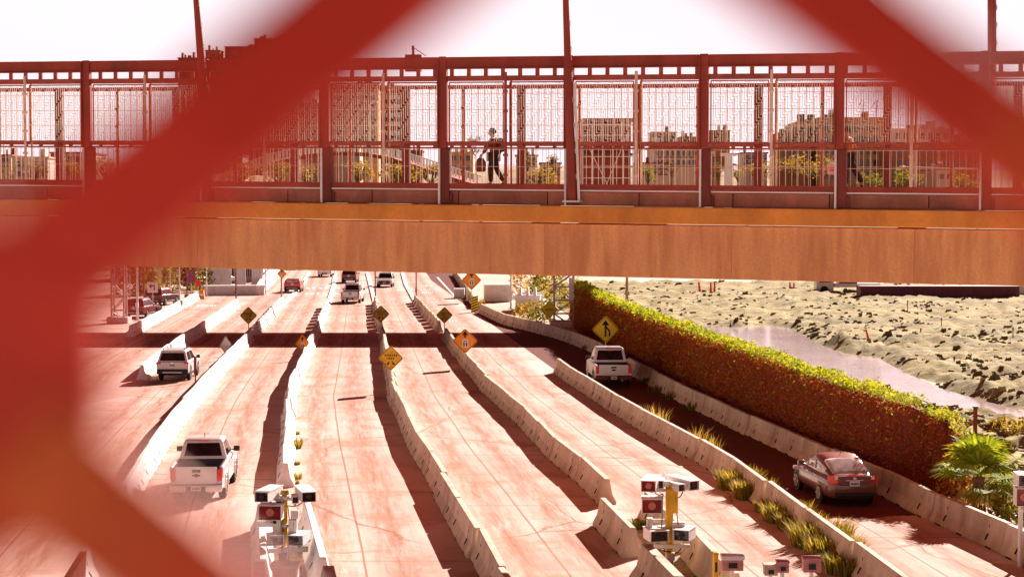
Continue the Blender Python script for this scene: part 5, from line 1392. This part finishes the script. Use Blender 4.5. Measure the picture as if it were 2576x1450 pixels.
building('long_wall_building', 'long rusty walled building at the right behind the lower bridge panels', 2236, 2480, 362, 395, bw_brown, 2, 9, win_dark, ybot=430)
building('small_house', 'small cream house with two dark windows low at the right', 2355, 2402, 432, 372, bw_pale, 1, 2, win_dark, ybot=455)
# scaffold framed building
a = AT(1466, 297, 300); b_ = AT(1592, 470, 300); root = thing('scaffold_frame', 'open red building frame wrapped in pale scaffold poles right of the middle mast', 'scaffold', ((a.x + b_.x) / 2, 300, b_.z - 1))
w_ = b_.x - a.x; H = a.z - b_.z + 1
mb = MB(); mb.box((0, 3, H - .3), (w_, 6, .6)); mb.box((0, 3, H * .52), (w_, 6, .35)); mb.box((0, 6, H / 2), (w_, .3, H)); mb.build('floor_slab', bw_red, root)
for k in range(6):
    x = -w_ / 2 + w_ * k / 5; mb = MB(); mb.tube((x, -.2, 0), (x, -.2, H), .11, n=6); mb.build('standard', whitep, root)
mb = MB()
for k in range(7): z = H * (k + .4) / 7; mb.tube((-w_ / 2, -.2, z), (w_ / 2, -.2, z), .08, n=6)
mb.tube((-w_ * .1, -.3, 0), (w_ * .4, -.3, H * .8), .08, n=6); mb.tube((0, -.3, H * .1), (-w_ * .45, -.3, H * .7), .08, n=6); mb.build('ledger', whitep, root)
# crane arm on the skyline
c = AT(1040, 145, 660); root = thing('roof_crane', 'slim dark crane jib poking above the top beam left of the middle', 'crane', c + Vector((0, 0, -4)))
k = 660 / FPX; mb = MB(); mb.bar((0, 0, 0), (-1 * k, 0, 4 + 30 * k), .9, .9); mb.build('mast_arm', bw_dark, root); mb = MB(); mb.bar((-2 * k, 0, 4 + 26 * k), (32 * k, 0, 4 + 4 * k), .25, .25); mb.build('jib', bw_dark, root)
mb = MB(); mb.box((0, 0, 2), (6, 4, 6)); mb.build('base', bw_dark, root)
# flags
def flag(label, px, y0, y1, Y, m):
    p = AT(px, y0, Y); h = (y0 - y1) * Y / FPX; root = thing('flag', label, 'flag', p); mb = MB(); mb.tube((0, 0, 0), (.25 * h * .2, 0, h), .10, n=6); mb.build('pole', bw_dark, root)
    mb = MB(); n = 6; s = h * .36; vs_ = []
    for i in range(n + 1):
        t = i / n; vs_ += [(-s * t * .55, .2 * math.sin(t * 5), h - s * t * .75), (-s * t * .55 - s * .25, .2 * math.sin(t * 5), h - s * t * .75 - s * .55)]
    mb.add(vs_, [(2 * i, 2 * i + 1, 2 * i + 3, 2 * i + 2) for i in range(n)]); mb.build('cloth', m, root, fix=False)
fl = M('dark_flag_cloth', (.12, .03, .05), .8, .4, .6); flag('dark red flag left of two on the tall tan block', 2170, 300, 250, 406, fl); flag('dark flag right of two on the tall tan block', 2204, 300, 252, 406, M('black_flag_cloth', (.03, .02, .03), .8)); flag('dark flag over the long rusty building at the right', 2350, 364, 318, 396, fl)
# street lamps seen through the mesh
def street_lamp(label, px, y0, y1, x_arm, Y, m=whitep, arm=True):
    p = AT(px, y0, Y); q = AT(px, y1, Y); r_ = AT(x_arm, y1 - 6, Y); zb_ = hill_z(p.x, Y) - 1 if Y > 262 else 0
    root = thing('street_lamp', label, 'street lamp', (p.x, Y, zb_)); h = q.z - zb_; mb = MB(); mb.tube((0, 0, 0), (0, 0, h), .16, .10, n=8); mb.build('pole', m, root)
    mb = MB(); mb.tube((0, 0, h), (r_.x - p.x, 0, r_.z - zb_), .09, n=8); mb.build('arm', m, root)
    mb = MB(); mb.ball((r_.x - p.x, 0, r_.z - zb_), .35, 1.8, 1, .6); mb.build('lamp_head', m, root)
street_lamp('white street lamp with a long arm behind the right bridge panels', 2460, 470, 425, 2270, 340)
street_lamp('pale street lamp by the leaning mast at the upper left', 473, 420, 240, 448, 300, bw_dark)
street_lamp('thin pale lamp before the maroon office tower', 930, 440, 262, 942, 310)
street_lamp('bent red lamp pole right of the palm pylon', 1880, 470, 420, 1845, 310, bw_brown)
p = AT(1832, 458, 300); root = thing('pylon', 'white tapered pylon standing among palms behind the bridge', 'pylon', p + Vector((0, 0, -3))); mb = MB(); mb.box((0, 0, 3), (1.4, 1, 9), taper=.8); mb.build('shaft', whitep, root); mb = MB(); mb.box((0, 0, 7.6), (2.6, 1.4, .5)); mb.build('cap', whitep, root)

# ------------------------------------------------------------------ curved ramp with pale railing
pts = [(556, 470), (610, 440), (680, 412), (760, 394), (850, 386), (930, 389), (1000, 402), (1060, 420), (1130, 443), (1210, 468)]
rp = [AT(x, y, 330 + 14 * math.sin(i * .35)) for i, (x, y) in enumerate(pts)]
root = thing('curved_ramp', 'curved footbridge ramp with pale railing arching over the far hillside', 'ramp', rp[4]); o_ = rp[4]
mb = MB()
for a, b in zip(rp, rp[1:]): mb.bar(a - o_, b - o_, 4, .7)
mb.build('deck', bw_red, root)
mb = MB()
for a, b in zip(rp, rp[1:]):
    n = 9
    for k in range(n):
        q = (a - o_).lerp(b - o_, k / n); mb.bar(q + Vector((0, -2, .3)), q + Vector((0, -2, 1.7)), .34)
    mb.bar(a - o_ + Vector((0, -2, 1.8)), b - o_ + Vector((0, -2, 1.8)), .2); 
mb.build('railing', whitep, root)
for q in rp[1::2]:
    d = q - o_; mb = MB(); mb.tube(d, (d.x, d.y, hill_z(q.x, q.y) - o_.z - 1), .4, n=8); mb.build('column', bw_pale, root)

# ------------------------------------------------------------------ trees on the hillside and at the plaza
def tree(label, p, h, r, seed, mats, n=650, sz=None, name='tree', clumps=9, trunk_h=.4, flat=1.0):
    rr = random.Random(seed); root = thing(name, label, 'tree', p, rr.uniform(0, 6))
    mb = MB(); tz = h * trunk_h; mb.tube((0, 0, -1), (0, 0, tz), r * .10, r * .06, n=8); cs = []
    for k in range(clumps):
        a = rr.uniform(0, 2 * PI); q = r * math.sqrt(rr.random()) * .8; c_ = Vector((q * math.cos(a), q * math.sin(a), tz + (h - tz) * rr.uniform(.15, .85) * flat)); cs.append((c_, r * rr.uniform(.28, .5)))
        mb.tube((0, 0, tz * rr.uniform(.6, 1)), c_, r * .05, r * .015, n=5)
    mb.build('trunk', bark, root); mb = MB(); sz = sz or r * .16
    for k in range(n):
        c_, cr = rr.choice(cs); v_ = Vector((rr.gauss(0, 1), rr.gauss(0, 1), rr.gauss(0, .8))).normalized() * cr * rr.uniform(.5, 1.05)
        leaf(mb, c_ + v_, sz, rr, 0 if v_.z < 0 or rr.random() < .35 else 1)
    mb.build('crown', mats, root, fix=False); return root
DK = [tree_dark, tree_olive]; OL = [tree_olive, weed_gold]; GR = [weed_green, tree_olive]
def tree_px(label, px, y0, y1, wpx, Y, seed, mats, **k):
    p = AT(px, y0, Y); p.z = max(p.z, hill_z(p.x, Y) - .5) if False else p.z
    return tree(label, p, (y0 - y1) * Y / FPX, wpx / 2 * Y / FPX, seed, mats, **k)
TX = [('dark tree crown rising above the middle rail left of the walker', 1190, 420, 338, 50, 420, DK), ('dark open tree right of the walker behind the lower panel', 1325, 455, 376, 50, 330, DK),
      ('dark open tree against the pale sky just left of the middle mast', 1385, 452, 388, 60, 335, DK), ('low olive tree between the walker and the middle mast', 1355, 468, 425, 90, 300, OL),
      ('yellow olive bush tree under the ramp at the left', 600, 468, 412, 90, 300, OL), ('olive tree under the crown of the curved ramp', 700, 470, 408, 100, 300, GR), ('yellowish tree behind the fourth bridge post', 770, 472, 418, 70, 296, OL),
      ('golden tree under the right slope of the ramp', 900, 470, 412, 110, 300, OL), ('dense golden green tree left of the walker legs', 1000, 472, 420, 110, 298, OL), ('brown tree behind the hand bag', 1085, 470, 412, 80, 305, OL),
      ('dark fir like tree by the low red roofed building', 1690, 452, 400, 40, 350, DK), ('low green tree right of the scaffold frame', 1630, 470, 418, 60, 300, GR), ('round dark palm like tree left of the pylon', 1808, 462, 408, 46, 318, DK),
      ('round green tree right of the pylon', 1856, 464, 414, 40, 318, GR), ('small bushy tree between pylon and clamp post', 1915, 470, 410, 80, 312, OL), ('big rusty tree left of the orange clad person', 1995, 474, 392, 90, 312, OL),
      ('rusty tree directly behind the orange clad person', 2070, 474, 386, 90, 316, OL), ('yellow green bush tree under the tan block', 2190, 476, 432, 70, 300, GR), ('low green tree before the long rusty building', 2290, 478, 425, 80, 302, GR),
      ('round tree at the foot of the small cream house', 2420, 476, 436, 80, 300, GR), ('dark tree before the pinkish house at the far left', 85, 470, 408, 70, 310, DK), ('olive tree before the red roofed house at the left', 185, 470, 405, 80, 306, OL),
      ('small dark tree at the far left edge of the bridge panels', 20, 470, 420, 60, 312, DK), ('olive tree behind the second bridge post', 270, 470, 400, 90, 308, OL), ('brown tree behind the blurred mesh left of the ramp', 420, 470, 395, 120, 312, OL)]
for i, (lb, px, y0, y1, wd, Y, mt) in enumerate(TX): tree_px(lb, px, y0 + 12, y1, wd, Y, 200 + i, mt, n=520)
PX = [('dark leafy tree at the plaza behind the left turn sign', 425, 745, 655, 60, 262, DK), ('light green tree at the plaza beside the purple panel', 455, 742, 668, 60, 250, GR), ('dark tree behind the left lattice tower', 330, 780, 640, 90, 250, DK), ('yellow green tree between the purple panel and the bench', 515, 738, 660, 60, 268, GR),
      ('brown tree under the bridge behind the right crash block', 1350, 722, 640, 70, 262, OL), ('olive tree right of the white booth wall far under the bridge', 1372, 725, 640, 60, 262, OL)]
for i, (lb, px, y0, y1, wd, Y, mt) in enumerate(PX):
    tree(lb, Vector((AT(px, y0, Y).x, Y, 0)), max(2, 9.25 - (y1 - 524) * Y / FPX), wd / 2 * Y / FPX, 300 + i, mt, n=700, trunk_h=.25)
# wall band far under the bridge
o = building('low_building', 'long pale slatted building closing the plaza under the footbridge at the left', 490, 662, 640, 226, bw_white, 1, 26, bw_red, depth=6, ybot=700, wfrac=(.35, .8))
building('low_building', 'dark red low building under the footbridge behind the ivy head', 1300, 1560, 660, 258, bw_dark, 1, 9, win_pale, depth=6, ybot=690, wfrac=(.25, .8))
building('low_building', 'dark stall building at the far left under the footbridge', 280, 500, 640, 232, bw_dark, 2, 8, win_pale, depth=6, ybot=700, wfrac=(.4, .5))

# more houses up the hillside
HOUSES = [('small white house high on the hill left of the curved ramp', 575, 610, 392, 420, 380, bw_white), ('low tan house under the apartment tower', 700, 745, 372, 400, 420, bw_beige), ('wide pale house above the ramp crown', 850, 905, 366, 384, 440, bw_pale),
          ('small red house right of the maroon tower', 1030, 1062, 380, 402, 420, bw_red), ('pale house behind the dark open trees', 1298, 1352, 392, 420, 430, bw_white), ('tan house low beside the middle mast', 1360, 1410, 412, 440, 360, bw_beige),
          ('pale long house right of the scaffold frame below the red roof', 1602, 1680, 412, 440, 350, bw_pale), ('small brown house left of the pylon', 1775, 1812, 398, 425, 400, bw_brown), ('white house right of the pylon', 1868, 1930, 386, 412, 420, bw_white), ('narrow pale house at the left end above the trees', 0, 28, 392, 430, 360, bw_beige)]
for lb, x0, x1, yt, yb_, Y, m in HOUSES: building('house', lb, x0, x1, yt, Y, m, 2, 4, win_dark, depth=9, ybot=yb_, roof=bw_red if m is not bw_red else bw_brown)
# plaza clutter at the left under the footbridge
for i, (px, py, r, h, lb, mt) in enumerate(((372, 742, 1.6, 3.2, 'dark green shrub behind the turn sign', GR), (410, 735, 2.2, 4.0, 'bushy olive shrub left of the purple panel', GR), (505, 733, 1.6, 3.4, 'light green shrub right of the purple panel', [weed_green, weed_gold]), (437, 722, 2.4, 4.6, 'tall dark shrub behind the thin white pole', DK),
                                       (322, 742, 2.0, 4.0, 'dark shrub behind the left lattice tower', DK), (545, 722, 1.6, 3.6, 'yellow green shrub behind the screen panels', OL))):
    bush(lb, G(px, py), r, h, 520, mt, 400 + i, .42)
for px, y0, m, r, lb in ((362, 762, rust_dark, .06, 'slim dark pole right of the turn sign'), (428, 752, galv, .06, 'slim grey pole between the parked cars'), (470, 748, rust_dark, .05, 'slim dark pole beside the purple panel'), (520, 745, whitep, .06, 'slim white pole at the left end of the bench'), (312, 790, galv, .05, 'thin grey pole against the left lattice tower'), (668, 740, rust_dark, .05, 'slim dark pole before the curved wall')):
    lamp_pole(lb, px, y0, 655, m, r)
def barrel(label, px, py):
    p = G(px, py); root = thing('traffic_barrel', label, 'barrel', p); mb = MB(); mb.loft([[Vector((q * math.cos(2 * PI * k / 14), q * math.sin(2 * PI * k / 14), z)) for k in range(14)] for z, q in ((.0, .34), (.3, .31), (.32, .29), (.65, .27), (.67, .25), (1.0, .22))]); mb.build('barrel_body', orange_sig, root, smooth=40)
    mb = MB(); mb.tube((0, 0, .40), (0, 0, .55), .305, n=14); mb.build('white_band', whitep, root, smooth=40)
barrel('orange barrel at the near end of the far left barriers', 470, 765); barrel('orange barrel in front of the inspection bench', 508, 752)
board_sign('stop_board', 'red round edged board on the plaza above the wine red car', 498, 712, 14, 16, yG(752), red_lens)
p = rear(530, 716); suv('white suv parked far behind the inspection bench', p, -.5, W=1.8)
# ------------------------------------------------------------------ expanded metal fence right in front of the lens
def build_fence():
    D = .30; K = D / FPX
    def P(x, y):        # the panel leans: nearest the lens at the lower left
        d = 1 / (3.45 + .00012 * max(-1500, min(3000, 1700 - x))); return EYE + ray(x, y) * (d / ray(x, y).dot(FWD))
    fm = M('fence_red_paint', (.52, .032, .014), .55, .25, 16, bump=.25, dirt=(.80, .26, .03), dirt_amt=.85, fine=.3)
    fo = M('fence_sunlit_orange', (.58, .07, .018), .55, .35, 16, bump=.25, dirt=(.85, .26, .03), dirt_amt=.6, fine=.3)  # oranger red stands in for sunlit blur on the lower left strand
    root = thing('mesh_fence', 'blurred red expanded metal fence close in front of everything', 'fence', EYE + FWD * D)
    inv = Matrix.Translation(EYE + FWD * D).inverted()
    p = Vector((1450, -1215)); q = Vector((1450, 1130)); b = Vector((0, 430)); L = Vector((40, 745))
    e1 = p - b; e2 = b + q
    def strand(mb, a, c, w0, w1, th=.006, mid=None):
        a = Vector(a); c = Vector(c); n = 9; rings = []
        d = (c - a).normalized(); pr = Vector((-d.y, d.x))
        for k in range(n):
            t = k / (n - 1); o = a.lerp(c, t); wd = (w0 + (w1 - w0) * t) / 2
            twist = .25 * math.sin(PI * t)
            A = inv @ P(*(o - pr * wd)); B = inv @ P(*(o + pr * wd)); off = FWD * th
            A2 = A + FWD * (th * twist * 2); B2 = B - FWD * (th * twist)
            rings.append([A2 - off * .5, B2 - off * .5, B2 + off * .5, A2 + off * .5])
        mb.loft(rings)
    seen = []
    for i in range(-2, 3):
        for j in range(-2, 3):
            T = L + e1 * i + e2 * j
            if not (-3400 < T.x < 6000 and -3400 < T.y < 4600): continue
            B = T + b; W0 = 340
            mb = MB()
            strand(mb, T - Vector((0, 60)), B + Vector((0, 60)), 450, 460)
            t_ = T + p
            if (i, j) == (0, 1): t_ = Vector((3150, 1500))       # a stretched knuckle beyond the right edge
            strand(mb, T, t_, W0, W0)                        # up to the right
            q0, q1 = (330, 260) if (i, j) == (0, 0) else (300, 290)
            if (i, j) == (0, 0): mb.build('mesh_strand', fm, root, bevel=.0012, seg=2, smooth=50); mb = MB(); strand(mb, B - Vector((0, 60)), B + q, 345, 220); mb.build('sunlit_strand', fo, root, bevel=.0012, seg=2, smooth=50); continue
            strand(mb, B, B + q, q0, q1)                     # down to the right
            o = mb.build('mesh_strand', fm, root, bevel=.0012, seg=2, smooth=50)
    return root
build_fence()
